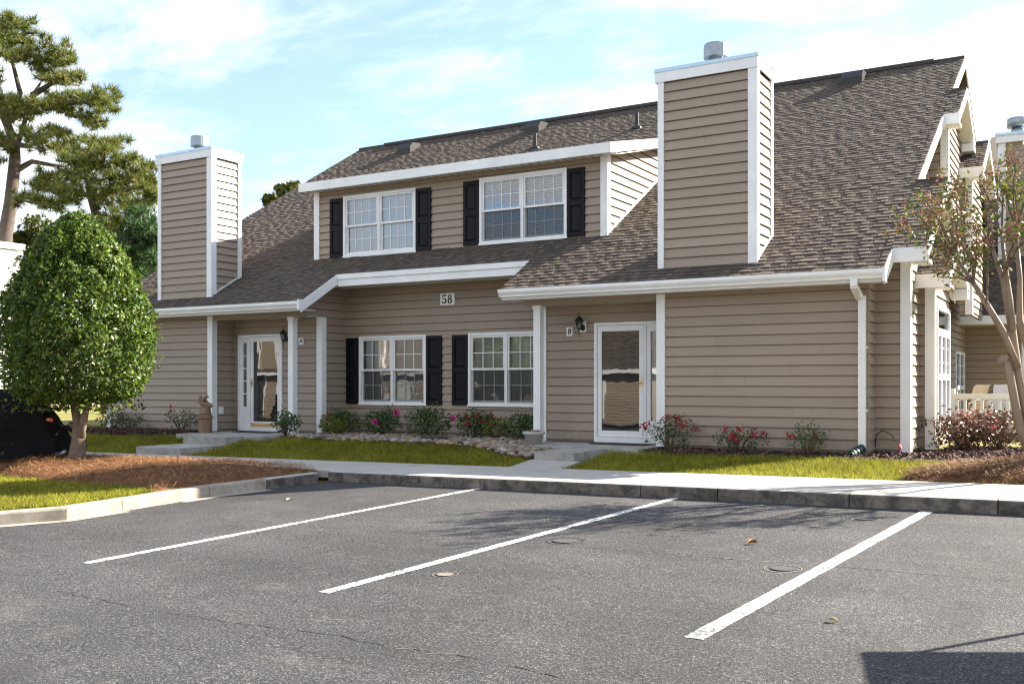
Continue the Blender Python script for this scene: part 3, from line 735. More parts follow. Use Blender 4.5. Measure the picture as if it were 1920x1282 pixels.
# ---- chimneys
def chimney(x0, x1, y0, y1, zt, house, zsk=True, join=False):
    fr, sr = FX(y0), SX(x1)
    zb = RZ(y0) - .03
    ch = MB(); ch.box(x0 + .02, x1 - .02, y0 + .02, y1, zb - .1, zt - .05); c = ch.build('chimney', M['siding'], house)
    def boards(f, a, b, clips):
        k = 0
        while True:
            s = ZB + math.floor((zb - ZB) / EXPO) * EXPO + k * EXPO; k += 1
            if s >= zt - .12: break
            pl = clip_poly([(a, max(s, zb)), (b, max(s, zb)), (b, min(s + EXPO - .013, zt - .1)), (a, min(s + EXPO - .013, zt - .1))], clips)
            if not pl: continue
            mb = MB(); kk = len(pl)
            mb.v = [f.p(u, .031 - .027 * (z - s) / EXPO, z) for u, z in pl] + [f.p(u, -.01, z) for u, z in pl]
            mb.f = [tuple(range(kk))] + [((i + 1) % kk, i, kk + i, kk + (i + 1) % kk) for i in range(kk)]; mb.mi = [0] * len(mb.f)
            mb.build('siding_board', M['siding'], c)
    boards(fr, x0 + .02, x1 - .02, []); boards(sr, y0 + .02, y1, [(PITCH, -1, -RZ(0))])
    t = MB(); t.box(x0, x0 + .1, y0 - .042, y0 - .0, zb, zt - .1); t.build('corner_trim', M['white'], c)
    t = MB(); t.box(x1 - .1, x1 + .043, y0 - .042, y0, zb, zt - .1); t.prism([(x1, y0, RZ(y0)), (x1, y0 + .1, RZ(y0 + .1)), (x1, y0 + .1, zt - .1), (x1, y0, zt - .1)], (.042, 0, 0)); t.build('corner_trim', M['white'], c)
    t = MB(); t.prism([(x1, y1 - .09, RZ(y1 - .09)), (x1, y1 + .01, RZ(y1 + .01)), (x1, y1 + .01, zt - .1), (x1, y1 - .09, zt - .1)], (.042, 0, 0)); t.build('corner_trim', M['white'], c)
    t = MB(); t.prism([(x1 + .018, y0 + .1, RZ(y0 + .1) + .02), (x1 + .018, y1 - .09, RZ(y1 - .09) + .02), (x1 + .018, y1 - .09, RZ(y1 - .09) + .06), (x1 + .018, y0 + .1, RZ(y0 + .1) + .06)], (.02, 0, 0)); t.build('flashing', M['soffit'], c)
    t = MB(); t.box(x0 - .045, x1 + .055, y0 - .055, y1 + .05, zt - .16, zt); t.build('cap', M['white'], c)
    t = MB(); t.box(x0 - .055, x1 + .065, y0 - .065, y1 + .06, zt + .001, zt + .055); t.build('cap_flashing', M['capmetal'], c)
    cx, cy = x0 + (x1 - x0) * .52, (y0 + y1) / 2 - .02
    t = MB(); t.lathe((cx, cy, zt + .05), [(.13, 0), (.13, .1), (.11, .12), (.12, .17), (.12, .2)], 24); t.build('flue', M['metal'], c, True)
    t = MB(); t.lathe((cx, cy, zt + .21), [(.16, 0), (.195, .01), (.195, .2), (.185, .225), (.05, .235)], 40, .025); t.build('flue_cap', M['metal'], c)
    return c
chimney(at(1235, 300, Y=14.85).x, at(1416, 300, Y=14.85).x, 14.85, 15.68, 5.93, H)
chimney(at(298.5, 400, Y=14.85).x, at(396.5, 400, Y=14.85).x, 14.85, 15.66, 5.93, H)

# ---- stepped gables at the right end
XG = -2.85
siding(H, SX(XG), YF + .02, 15.36, 0, 2.8, clips=[(-PITCH, 1, RZ(0) - .15)])
siding(H, SX(XG), 17.2, YRIDGE, 0, 9, clips=[(-PITCH, 1, RZ(0) - .15)], join=True)
Wg = (24.9, 26.55, .35, 1.75)
siding(H, SX(XG), YRIDGE, 26.95, 0, 9, [Wg], clips=[(PITCH, 1, RZ(YRIDGE) + PITCH * YRIDGE - .15)], join=True)
def small_window(fr, u0, u1, z0, z1, n=2, zsplit=.45, bottom='screen'):
    f = MB(); c = .06
    fr.box(f, u0, u0 + c, -.04, .045, z0, z1); fr.box(f, u1 - c, u1, -.04, .045, z0, z1); fr.box(f, u0 + c, u1 - c, -.04, .044, z1 - c, z1); fr.box(f, u0 + c, u1 - c, -.04, .044, z0, z0 + c)
    zm = z0 + (z1 - z0) * zsplit; fr.box(f, u0 + c, u1 - c, -.04, .043, zm - .05, zm + .05)
    for i in range(1, n):
        q = u0 + (u1 - u0) * i / n; fr.box(f, q - .03, q + .03, -.04, .042, z0 + c, z1 - c)
    w = f.build('window', M['white'], H)
    p = MB(); p.quad(fr.p(u0 + c, .01, zm), fr.p(u1 - c, .01, zm), fr.p(u1 - c, .01, z1 - c), fr.p(u0 + c, .01, z1 - c)); p.build('pane', M['glass'], w)
    g = MB(); 
    for k in (1, 2): q = zm + (z1 - c - zm) * k / 3; fr.box(g, u0 + c, u1 - c, .0, .014, q - .008, q + .008)
    g.build('grille', M['white'], w)
    p = MB(); fr.box(p, u0 + c, u1 - c, .0, .012, z0 + c, zm); p.build('screen', M['screen'], w)
    room(w, fr, u0 + .03, u1 - .03, z0 + .03, z1 - .03, .5, -.03); return w
small_window(SX(XG), *Wg, 2, .4)
rake(XR, YE - .02, 15.05, RZ(YE - .02), RZ(15.05)); rake(XR, 17.3, 20.5, RZ(17.3), RZ(20.5)); rake(XR, 21.8, YRIDGE, RZ(21.8), RZ(YRIDGE))
rake(XR, YRIDGE, 28, RZ(YRIDGE), RZ(YRIDGE) - PITCH * (28 - YRIDGE))
mb = MB()
mb.prism([(XG + .02, YE + .07, RZ(YE + .07) - .15), (XR, YE + .07, RZ(YE + .07) - .15), (XR, YRIDGE, RZ(YRIDGE) - .15), (XG + .02, YRIDGE, RZ(YRIDGE) - .15)], (0, 0, .012)); mb.build('soffit', M['soffit'], H)
mb = MB(); mb.box(XR - .005, XR + .034, YE - .09, YE + .07, 2.40, 2.59); mb.build('fascia', M['white'], H)

def gable_bump(xo, y0, yr, y1, ze, wx, wy0, wy1, zbase, p=PITCH, hole=None, front_from=XG, join=True, zbw=0):
    zr = ze + p * (yr - y0)
    rb = MB()
    rb.prism([(XR - .02, y0, ze - .004), (xo, y0, ze - .004), (xo, yr, zr - .004), (XR - .02, yr, zr - .004)], (0, 0, -.09))
    rb.prism([(XR - .6, yr, zr - .004), (xo, yr, zr - .004), (xo, y1, ze - .004 - 0), (XR - .6, y1, ze - .004)], (0, 0, -.09))
    r = rb.build('roof', M['shingle'], H)
    def zf(y): return ze + p * (y - y0)
    roof_tabs(XR + .0, xo, y0, yr - .02, zf); flush_tabs(r, 0, .004)
    mb = MB(); mb.box(XR, xo, yr - .08, yr + .08, zr - .05, zr + .02); mb.build('ridge_cap', M['ridge'], H)
    rake(xo, y0, yr, ze, zr, .17, .026); rake(xo, yr, y1, zr, ze, .17, .026)
    mb = MB(); mb.box(XR + .03, xo + .028, y0 - .035, y0 - .002, ze - .2, ze + .004); mb.box(xo - .002, xo + .03, y0 - .002, wy0 - .04, ze - .2, ze - .165)
    mb.box(wx + .04, xo + .026, y0, wy0 + .02, ze - .21, ze - .19); mb.build('fascia', M['white'], H)
    mb = MB(); mb.box(wx + .04, xo + .026, wy1 - .02, y1 + .03, ze - .21, ze - .05); mb.build('fascia', M['white'], H)
    sf = MB()
    sf.prism([(wx, y0, ze - .165), (xo, y0, ze - .165), (xo, yr, zr - .165), (wx, yr, zr - .165)], (0, 0, .012)); sf.prism([(wx, yr, zr - .165), (xo, yr, zr - .165), (xo, y1, ze - .165), (wx, y1, ze - .165)], (0, 0, .012)); sf.build('soffit', M['soffit'], H)
    siding(H, FX(wy0), front_from, wx, zbase, ze + .3, join=join, clips=[(0, 1, ze - .19 + p * (wy0 - y0))])
    siding(H, SX(wx), wy0, wy1, zbase, zr, [hole] if hole else [], clips=[(-p, 1, ze - p * y0 - .16), (p, 1, zr + p * yr - .16)], join=join)
    corner(H, wx, wy0, zbase, ze - .17 + p * (wy0 - y0) - .02)
    return zr
gable_bump(-2.08, 15.0, 17.35, 19.7, RZ(15.0), -2.38, 15.36, 19.4, 0, join=False)
mb = MB(); mb.box(XG, XG + .03, 15.33, 15.36, 0, 2.95); mb.box(-2.38, -2.35, 16.24, 16.27, 0, 2.9); mb.build('corner_trim', M['siding'], H)
Wsun = (16.5, 18.0, .32, 2.22)
gable_bump(-1.9, 15.9, 17.05, 18.35, 2.62, -2.175, 16.27, 18.1, 0, hole=Wsun, front_from=-2.38)
def sun_window(fr, u0, u1, z0, z1):
    f = MB(); c = .07; z2 = z1 - .42; zm = z0 + .78
    fr.box(f, u0, u0 + c, -.04, .05, z0, z1); fr.box(f, u1 - c, u1, -.04, .05, z0, z1)
    for (a, b) in ((z0, z0 + c), (z1 - c, z1), (z2 - .06, z2 + .06), (zm - .05, zm + .05)): fr.box(f, u0 + c, u1 - c, -.04, .049, a, b)
    for i in (1, 2): q = u0 + (u1 - u0) * i / 3; fr.box(f, q - .045, q + .045, -.04, .048, z0 + c, z2 - .06)
    w = f.build('window', M['white'], H)
    p = MB(); p.quad(fr.p(u0 + c, .01, zm), fr.p(u1 - c, .01, zm), fr.p(u1 - c, .01, z1 - c), fr.p(u0 + c, .01, z1 - c)); p.build('pane', M['glass'], w)
    g = MB()
    for k in (1, 2): q = zm + (z2 - zm) * k / 3; fr.box(g, u0 + c, u1 - c, .0, .014, q - .01, q + .01)
    g.build('grille', M['white'], w)
    p = MB(); fr.box(p, u0 + c, u1 - c, .0, .012, z0 + c, zm - .05); p.build('screen', M['screen'], w)
    room(w, fr, u0 + .03, u1 - .03, z0 + .03, z1 - .03, .6, -.03)
sun_window(SX(-2.175), *Wsun)
gable_bump(-2.28, 20.45, 21.85, 23.25, RZ(20.45), -2.53, 20.8, 22.95, 3.2)
gable_bump(-2.06, 22.6, 23.9, 25.5, 5.47, -2.32, 22.95, 25.2, 2.45, p=.6, front_from=-2.53)
# downspout with elbow at the right of the front wall
ds = MB(); dx = at(1612, 700, Y=YF - .09).x
def rect_tube(mb, pts, w, d):
    for (p, q) in zip(pts, pts[1:]):
        p, q = Vector(p), Vector(q); n = (q - p).normalized(); s = Vector((1, 0, 0)); o = n.cross(s).normalized()
        mb.mesh8([p - s * w - o * d, p + s * w - o * d, p + s * w + o * d, p - s * w + o * d, q - s * w - o * d, q + s * w - o * d, q + s * w + o * d, q - s * w + o * d])
rect_tube(ds, [(dx, YE - .03, 2.46), (dx, YE - .02, 2.36), (dx, YF - .09, 2.22)], .048, .036)
rect_tube(ds, [(dx + .03, YF - .075, 2.25), (dx + .03, YF - .075, .06)], .05, .036)
ds.box(dx - .04, dx + .1, YF - .035, YF - .02, 1.5, 1.53); ds.box(dx - .04, dx + .1, YF - .035, YF - .02, .6, .63)
ds.build('downspout', M['gutter'], H)
dp = MB()
P0 = Vector((dx + .03, YF - .08, .08))
for i in range(4):
    a = P0 + Vector((-.025 * i, -.07 * i, -.022 * i)); dp.tube([a, a + Vector((-.012, -.035, -.011))], [.062, .062], 12); dp.tube([a + Vector((-.012, -.035, -.011)), a + Vector((-.025, -.07, -.022))], [.05, .05], 12)
tag(dp.build('drain_pipe', M['green_pipe']), 'green corrugated drain pipe at the foot of the white downspout', 'pipe')

# ------------------------------------------------------------------ ground, car park, kerbs, pavement
def build_ground():
    xs = [-600, -200, -90, -60, -45] + [-40 + .8 * i for i in range(63)] + [12, 16, 24, 40, 90, 200, 600]
    ys = [-600, -200, -90, -50, -30, -15, -6, 0] + [1 + .6 * i for i in range(28)] + [18, 20, 24, 30, 36, 50, 90, 200, 600]
    v = []; f = []
    for y in ys:
        for x in xs:
            yy = max(-40, min(y, 16)); xx = max(-40, min(10, x))
            v.append((x, y, (terr(xx, yy) - .05) if y > CURB_Y else asph(xx, yy) - .06))
    nx = len(xs)
    for j in range(len(ys) - 1):
        for i in range(nx - 1): f.append((j * nx + i, j * nx + i + 1, (j + 1) * nx + i + 1, (j + 1) * nx + i))
    me = bpy.data.meshes.new('ground'); me.from_pydata(v, [], f); me.materials.append(M['turf'])
    o = bpy.data.objects.new('ground', me); link(o); tag(o, kind='structure')
build_ground()
# island kerb line (top front edge), from the inside corner to the left and beyond the frame
KL = [at_asph(u, v) for (u, v) in ((597, 905), (500, 917.5), (392, 931), (334, 941), (230, 958), (124, 975), (0, 985))]
d_ = (KL[-1] - KL[-2]); KL.append(KL[-1] + d_ * 2.2); KL.append(KL[-1] + Vector((-8, .5, -.1)))
KC = KL[0]; KC.y = min(KC.y, CURB_Y)
ap = [(60, CURB_Y + .02), (60, -60), (-60, -60), (-60, KL[-1].y)] + [(p.x, p.y) for p in KL[::-1]][1:] + [(KC.x, CURB_Y + .02)]
me = MB(); me.quad(*[(x, y, asph(x, y)) for x, y in ap]); AS = me.build('car_park', M['asphalt']); tag(AS, kind='structure')
# stripes
def stripe(a, b, w0=.1):
    p, q = at_asph(*a), at_asph(*b); d = (q - p); d.z = 0; d.normalize(); n = Vector((-d.y, d.x, 0)) * w0 / 2
    mb = MB(); k = 24; rr = random.Random(int(a[0]))
    L = [p.lerp(q, i / k) for i in range(k + 1)]
    for i in range(k):
        j0, j1 = 1 + .05 * math.sin(i * 2.1), 1 + .05 * math.sin((i + 1) * 2.1)
        pts = [L[i] - n * j0, L[i + 1] - n * j1, L[i + 1] + n * j1, L[i] + n * j0]
        mb.quad(*[(t.x, t.y, asph(t.x, t.y) + .004) for t in pts])
    return mb.build('parking_line', M['paint'], AS)
stripe((160, 1056), (908, 914)); stripe((607, 1111), (1266, 934)); stripe((1300, 1197), (1738, 959), .115)
# cracks with sandy edges
def crack(pix, w=.012, mat='crack', z=.003, seed=1, jit=.05):
    rr = random.Random(seed); pts = []
    P = [at_asph(*p) for p in pix]
    for a, b in zip(P, P[1:]):
        n = max(2, int((b - a).length / .08))
        for i in range(n): pts.append(a.lerp(b, i / n) + Vector((rr.uniform(-jit, jit) * .4, rr.uniform(-jit, jit) * .4, 0)))
    mb = MB()
    for i in range(len(pts) - 1):
        if rr.random() < .12: continue
        d = (pts[i + 1] - pts[i]); n = Vector((-d.y, d.x, 0)).normalized() * w * rr.uniform(.25, 1)
        mb.quad(*[(t.x, t.y, asph(t.x, t.y) + z) for t in (pts[i] - n, pts[i + 1] - n * .8, pts[i + 1] + n * .8, pts[i] + n)])
    mb.build('crack', M[mat], AS)
c1 = [(270, 957), (500, 980), (640, 990), (850, 1004), (1150, 1030), (1300, 1042), (1500, 1056), (1600, 1064), (1780, 1080), (1920, 1092)]
c2 = [(100, 1105), (230, 1133), (420, 1165), (560, 1182), (640, 1192), (720, 1210), (800, 1222), (880, 1232), (960, 1250), (1080, 1275)]
c3 = [(880, 1230), (930, 1205), (985, 1170), (1005, 1155)]
for i, c in enumerate((c1, c2, c3)): crack(c, .006, 'crack', .003, i)
crack(c1[4:7], .012, 'sand', .0022, 9, .1); crack(c2[5:8], .007, 'sand', .0022, 10, .08)
# utility covers set in the asphalt
def cover_ring(u, v, r, kind):
    c = at_asph(u, v); mb = MB(); n = 22
    for i in range(n):
        a, b = 2 * math.pi * i / n, 2 * math.pi * (i + 1) / n
        ring = [(c.x + math.cos(t) * q, c.y + math.sin(t) * q) for t, q in ((a, r), (b, r), (b, r * .93), (a, r * .93))]
        mb.quad(*[(x, y, asph(x, y) + .004) for x, y in ring])
    o = mb.build('utility_ring', M['sand'] if kind else M['crack'], AS)
    mb = MB(); mb.quad(*[(c.x + math.cos(t) * r * .66, c.y + math.sin(t) * r * .66, asph(c.x, c.y) + .005) for t in [2 * math.pi * i / n for i in range(n)]])
    mb.build('utility_lid', M['lid'] if kind != 2 else M['sand'], AS)
cover_ring(1060, 1014, .17, 0); cover_ring(1468, 1066, .14, 1); cover_ring(835, 1077, .1, 2); cover_ring(1622, 973, .13, 1)
# kerb of the pavement: separate stones
KB = empty('kerb', (-3, CURB_Y, -.2), None, None); KB['kind'] = 'structure'
def kerb_stone(parent, p, q, inward, mat, w=.15, drop=.0, gap=.006):
    p, q = Vector(p), Vector(q); d = (q - p).normalized(); p, q = p + d * gap, q - d * gap; n = Vector(inward)
    mb = MB()
    def sec(c):
        zt = asph(c.x, c.y) + .14; zb = asph(c.x, c.y) - .1
        a = c; return [(a.x, a.y, zb), (a.x, a.y, zt - .025), (a.x + n.x * .008, a.y + n.y * .008, zt - .008), (a.x + n.x * .028, a.y + n.y * .028, zt), (a.x + n.x * w, a.y + n.y * w, zt), (a.x + n.x * w, a.y + n.y * w, zb)]
    A, B = sec(p), sec(q); k = len(A); mb.v = A + B
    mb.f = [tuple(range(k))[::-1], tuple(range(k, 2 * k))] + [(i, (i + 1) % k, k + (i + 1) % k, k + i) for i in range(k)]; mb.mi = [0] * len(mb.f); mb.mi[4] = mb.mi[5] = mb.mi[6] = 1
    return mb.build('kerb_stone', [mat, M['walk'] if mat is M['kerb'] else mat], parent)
x = KC.x
XJ = [KC.x, -6.75, at_asph(1178, 938).x, at_asph(1314, 950).x, at_asph(1568, 965).x, at_asph(1858, 985).x, 1.5, 4.5, 8]
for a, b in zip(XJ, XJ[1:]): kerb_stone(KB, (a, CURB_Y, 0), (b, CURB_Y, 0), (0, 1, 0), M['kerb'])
KI = empty('island_kerb', tuple(KL[2]), None, None); KI['kind'] = 'structure'
KN = []
for i in range(len(KL)):
    d = (KL[min(i + 1, len(KL) - 1)] - KL[max(i - 1, 0)]); KN.append(Vector((-d.y, d.x, 0)).normalized() * -1)
for i in range(len(KL) - 1):
    n = (KN[i] + KN[i + 1]).normalized()
    if n.y < 0: n = -n
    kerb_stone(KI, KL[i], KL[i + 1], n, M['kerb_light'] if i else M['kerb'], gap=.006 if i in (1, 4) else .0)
gp = MB()       # concrete gutter pan at the foot of the island kerb
for i in range(1, len(KL) - 2):
    a, b = KL[i], KL[i + 1]; na, nb = KN[i], KN[i + 1]; s = -1 if na.y > 0 else 1
    wd = .16
    gp.quad(*[(t.x, t.y, asph(t.x, t.y) + .005) for t in (a + na * s * wd, b + nb * s * wd, b, a)])
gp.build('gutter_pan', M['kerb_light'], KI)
# pavement slabs
PV = empty('pavement', (-4, 11.5, -.15), None, None); PV['kind'] = 'structure'
XS = [-22, -20, -18, -16.2, -14.6, -13, -11.5, -10, KC.x + .6, -7.35, -5.9, -4.4, -2.95, -1.55, -.1, 1.4, 2.9, 4.5]
for i, (a, b) in enumerate(zip(XS, XS[1:])):
    y0 = CURB_Y + .152 if a > KC.x - .2 else CURB_Y + .1
    mb = MB(); z0, z1 = zs(a), zs(b); g = .005
    mb.prism([(a + g, y0 + g, z0), (b - g, y0 + g, z1), (b - g, WALK_B, z1), (a + g, WALK_B, z0)], (0, 0, -.1)); mb.build('slab', M['walk'], PV)
def slab(name, x0, x1, y0, y1, zt, th=.14, mat='step', parent=None):
    mb = MB(); mb.box(x0, x1, y0, y1, zt - th, zt); o = mb.build(name, M[mat], parent); return o
# porch B slab, walk and step; porch A slab and steps
PB = empty('porch_steps', (-7, 13.5, 0), None, None); PB['kind'] = 'structure'
slab('slab', cB - .0, wB0 - .04, 14.1, YD - .07, -.012, .25, parent=PB)
bx0, bx1 = at(995, 847, Z=-.015).x, at(1092, 847, Z=-.015).x
slab('slab', bx0, bx1, 12.98, 14.098, -.015, .25, parent=PB)
mb = MB(); mb.prism([(bx0 - .05, WALK_B + .004, zs(-7)), (bx1 + .1, WALK_B + .004, zs(-7)), (bx1 + .1, 12.976, -.135), (bx0 - .05, 12.976, -.135)], (0, 0, -.12)); mb.build('slab', M['walk'], PB)
slab('slab', wA1 + .03, cA - .1, 13.9, YD - .07, -.012, .25, parent=PB)
ax0 = at(340, 817, Z=-.015).x
slab('slab', ax0 - .0, ax0 + 1.15, 13.45, 13.898, -.016, .25, parent=PB)
slab('slab', ax0 - .0, ax0 + 1.15, WALK_B + .005, 13.446, zs(-15) + .13, .2, parent=PB)
mb = MB(); mb.box(-7.35, -6.35, 15.0, 15.4, -.011, .002); tag(mb.build('doormat', M['rubber']), 'black doormat in front of the right glass door', 'doormat')
mb = MB(); mb.box(dA0 + .35, dA1 + .0, 14.95, 15.38, -.011, .002); tag(mb.build('doormat', M['rubber']), 'dark doormat in front of the left glass door with sidelight', 'doormat')

# ------------------------------------------------------------------ beds (sheets) and their litter
def bed(name, poly, mat, lift=.012, mound=0, kind='structure', res=.18):
    """a raised patch following the terrain: triangulated grid clipped to the polygon"""
    xs = [p[0] for p in poly]; ys = [p[1] for p in poly]
    def inside(x, y):
        c = False; j = len(poly) - 1
        for i in range(len(poly)):
            (xi, yi), (xj, yj) = poly[i], poly[j]
            if (yi > y) != (yj > y) and x < (xj - xi) * (y - yi) / (yj - yi) + xi: c = not c
            j = i
        return c
    def edge(x, y):
        best = 9
        for i in range(len(poly)):
            a, b = Vector(poly[i]), Vector(poly[(i + 1) % len(poly)]); p = Vector((x, y)); t = max(0, min(1, (p - a).dot(b - a) / max(1e-9, (b - a).length_squared)))
            best = min(best, (p - a.lerp(b, t)).length)
        return best
    def zf(x, y):
        e = edge(x, y); f = min(1, e / .7)
        return terr(x, y) + lift * min(1, e / .1) + mound * f * (1 + .5 * noise.noise((x * 1.3, y * 1.3, 3)))
    bm = bmesh.new(); nx, ny = int((max(xs) - min(xs)) / res) + 1, int((max(ys) - min(ys)) / res) + 1
    ring = [bm.verts.new((p[0], p[1], terr(*p) + .002)) for p in poly]; vs = list(ring)
    for i in range(nx + 1):
        for j in range(ny + 1):
            x, y = min(xs) + i * res + rnd.uniform(-.03, .03), min(ys) + j * res + rnd.uniform(-.03, .03)
            if inside(x, y) and edge(x, y) > .05: vs.append(bm.verts.new((x, y, 0)))
    from mathutils.geometry import delaunay_2d_cdt
    co = [Vector((v.co.x, v.co.y)) for v in vs]; n = len(ring)
    res_ = delaunay_2d_cdt(co, [], [list(range(n))], 1, 1e-5)
    me = bpy.data.meshes.new(name); me.from_pydata([(p.x, p.y, zf(p.x, p.y)) for p in res_[0]], [], [tuple(f) for f in res_[2]])
    bm.free(); me.materials.append(mat); me.polygons.foreach_set('use_smooth', [True] * len(me.polygons))
    o = bpy.data.objects.new(name, me); link(o); tag(o, kind=kind); return o, inside, zf
def scatter(inside, bbox, n, rr):
    pts = []
    while len(pts) < n:
        x, y = rr.uniform(bbox[0], bbox[1]), rr.uniform(bbox[2], bbox[3])
        if inside(x, y): pts.append((x, y))
    return pts
def bb(poly): xs = [p[0] for p in poly]; ys = [p[1] for p in poly]; return (min(xs), max(xs), min(ys), max(ys))
# stone bed below the middle windows
stone_poly = [(-13.5, 14.3), (-12.4, 14.2), (-11.2, 14.15), (-10, 14.15), (-8.95, 14.0), (-8.2, 13.5), (-7.48, 13.2), (-7.32, 13.4), (-7.9, 14.08), (-8.52, 14.15), (-8.52, 16.26), (-13.6, 16.26), (-13.6, 15.3), (-13.75, 14.9)]
_, in_st, z_st = bed('stone_bed_soil', stone_poly, M['soil'], .01, .02)
mulchB_poly = [(-5.98, 14.87), (-6.0, 14.15), (-5.2, 14.05), (-4, 14.22), (-3.2, 14.35), (-2.6, 14.25), (-1.8, 14.3), (-.9, 14.7), (.6, 15), (1.5, 15.4), (1.5, 17.6), (-2.1, 17.6), (-2.1, 16.25), (-2.36, 15.34), (-2.83, 15.34), (-2.83, 14.87)]
_, in_mb, z_mb = bed('mulch_bed', mulchB_poly, M['soil'], .015, .02)
mulchA_poly = [(-19.8, 14.87), (-20.0, 14.1), (-18.6, 13.85), (-17, 13.95), (-16.2, 14.0), (-16.1, 14.87)]
_, in_ma, z_ma = bed('mulch_bed', mulchA_poly, M['soil'], .015, .02)
def kerb_in(i, off=.165):                          # inner edge of the island kerb
    n = KN[i] if KN[i].x < 0 else -KN[i]; return (KL[i].x + n.x * off, KL[i].y + n.y * off)
KI_ = [kerb_in(i) for i in range(7)]
isl_poly = [(KC.x - .2, CURB_Y + .04)] + KI_[1:7] + [(KI_[6][0] - .4, 5.2), (-19, 5.0), (-19, CURB_Y + .05)]
_, in_is, z_is = bed('island_lawn', isl_poly, M['turf'], .0, 0, res=.4)
def isl_pt(u, v): p = at_asph(u, v, .15); return (p.x, p.y)
sp = [(KC.x - .22, CURB_Y + .03), KI_[1], KI_[2], KI_[3], tuple(Vector(KI_[3]).lerp(Vector(KI_[4]), .25)), isl_pt(240, 912), isl_pt(150, 907), isl_pt(80, 901), isl_pt(0, 892), (-14.5, 8.3), (-17.5, 8.6), (-17.5, 10.72), (-14, 10.74), (-11, 10.73)]
_, in_si, z_si = bed('pine_straw_bed', sp, M['strawbed'], .03, .10)
cp = [(-2.05, 12.42), (.9, 12.42), (1.6, 13.2), (1.2, 14.1), (-.2, 14.0), (-1.2, 13.7), (-1.9, 13.1)]
_, in_sc, z_sc = bed('pine_straw_bed', cp, M['strawbed'], .03, .16)

nr = np.random.default_rng(5)
def needles(pts, zf, lmin, lmax, wid, lift, up=.25):
    n = len(pts); P = np.array([(x, y, zf(x, y)) for x, y in pts]); a = nr.uniform(0, 2 * np.pi, n); L = nr.uniform(lmin, lmax, n)
    el = nr.normal(0, up, n); d = np.stack([np.cos(a) * np.cos(el), np.sin(a) * np.cos(el), np.sin(el)], 1) * (L / 2)[:, None]
    s = np.stack([-np.sin(a), np.cos(a), np.zeros(n)], 1) * (wid / 2) * nr.uniform(.6, 1.3, n)[:, None]
    P[:, 2] += nr.uniform(0, lift, n) + np.abs(d[:, 2]) * .6
    bow = np.zeros((n, 3)); bow[:, 2] = nr.uniform(0, .02, n)
    return np.stack([P - d, P + s + bow, P + d, P - s + bow], 1).reshape(-1, 3)
rr = random.Random(3)
p_ = scatter(in_si, bb(sp), 26000, rr); tag(fast_mesh('pine_straw', needles(p_, z_si, .10, .22, .007, .05), 4, M['straw']), 'loose orange pine straw spread under the round tree', 'pine straw', kind='stuff')
p_ = scatter(in_sc, bb(cp), 9000, rr); tag(fast_mesh('pine_straw', needles(p_, z_sc, .10, .24, .009, .06), 4, M['straw_dull']), 'brown pine straw heaped around the multi-stemmed tree', 'pine straw', kind='stuff')
def chips(pts, zf, s0, s1):
    n = len(pts); P = np.array([(x, y, zf(x, y)) for x, y in pts]); P[:, 2] += nr.uniform(0, .03, n)
    a = nr.normal(size=(n, 3)); a[:, 2] *= .4; a /= np.linalg.norm(a, axis=1)[:, None]; b = np.cross(a, nr.normal(size=(n, 3)) * (.5, .5, 1)); b /= np.linalg.norm(b, axis=1)[:, None]
    a *= nr.uniform(s0, s1, n)[:, None]; b *= (nr.uniform(s0, s1, n) * .45)[:, None]
    return np.stack([P - a - b, P + a - b, P + a + b, P - a + b], 1).reshape(-1, 3)
p_ = scatter(in_mb, bb(mulchB_poly), 9000, rr); tag(fast_mesh('bark_mulch', chips(p_, z_mb, .012, .035), 4, M['mulch']), 'dark bark mulch along the right front wall', 'mulch', kind='stuff')
p_ = scatter(in_ma, bb(mulchA_poly), 5000, rr); tag(fast_mesh('bark_mulch', chips(p_, z_ma, .012, .035), 4, M['mulch']), 'dark bark mulch below the left front wall', 'mulch', kind='stuff')
# grass
def blades(pts, zf, h0, h1):
    n = len(pts); P = np.array([(x, y, zf(x, y)) for x, y in pts]); a = nr.uniform(0, 2 * np.pi, n); h = nr.uniform(h0, h1, n) * np.array([1 + .28 * noise.noise((q[0] * 7, q[1] * 7, 0)) for q in P])
    s = np.stack([np.cos(a), np.sin(a), np.zeros(n)], 1) * nr.uniform(.004, .008, n)[:, None]
    t = P + np.stack([nr.normal(0, .7, n) * h, nr.normal(0, .7, n) * h, h], 1)
    return np.stack([P - s, P + s, t], 1).reshape(-1, 3)
def is_lawn(x, y):
    if y < WALK_B + .01 or y > 16.3 or x < -23 or x > 6: return False
    if in_st(x, y) or in_mb(x, y) or in_ma(x, y) or in_sc(x, y): return False
    if bx0 - .06 < x < bx1 + .1 and y < 14.2: return False
    if ax0 - .02 < x < ax0 + 1.2 and y < 14: return False
    if -16.1 < x < cA and y > 13.88: return False
    if cB < x < wB0 and y > 14.08: return False
    if x > -19.6 and y > YF - .1 and x < -2.4: return False
    return True
gp_ = [p for p in ((rr.uniform(-22, 3), rr.uniform(WALK_B + .01, 16)) for _ in range(230000)) if is_lawn(*p)]
tag(fast_mesh('grass', blades(gp_, lambda x, y: terr(x, y) - .052, .06, .10), 3, M['grass']), 'short lawn between the pavement and the house', 'grass', kind='stuff')
def in_isl(x, y): return in_is(x, y) and not in_si(x, y)
gi = [p for p in ((rr.uniform(-15, -9), rr.uniform(5.2, CURB_Y)) for _ in range(150000)) if in_isl(*p)]
tag(fast_mesh('grass', blades(gi, lambda x, y: terr(x, y) - .01, .03, .075), 3, M['grass']), 'sunlit lawn beside the kerb of the island', 'grass', kind='stuff')
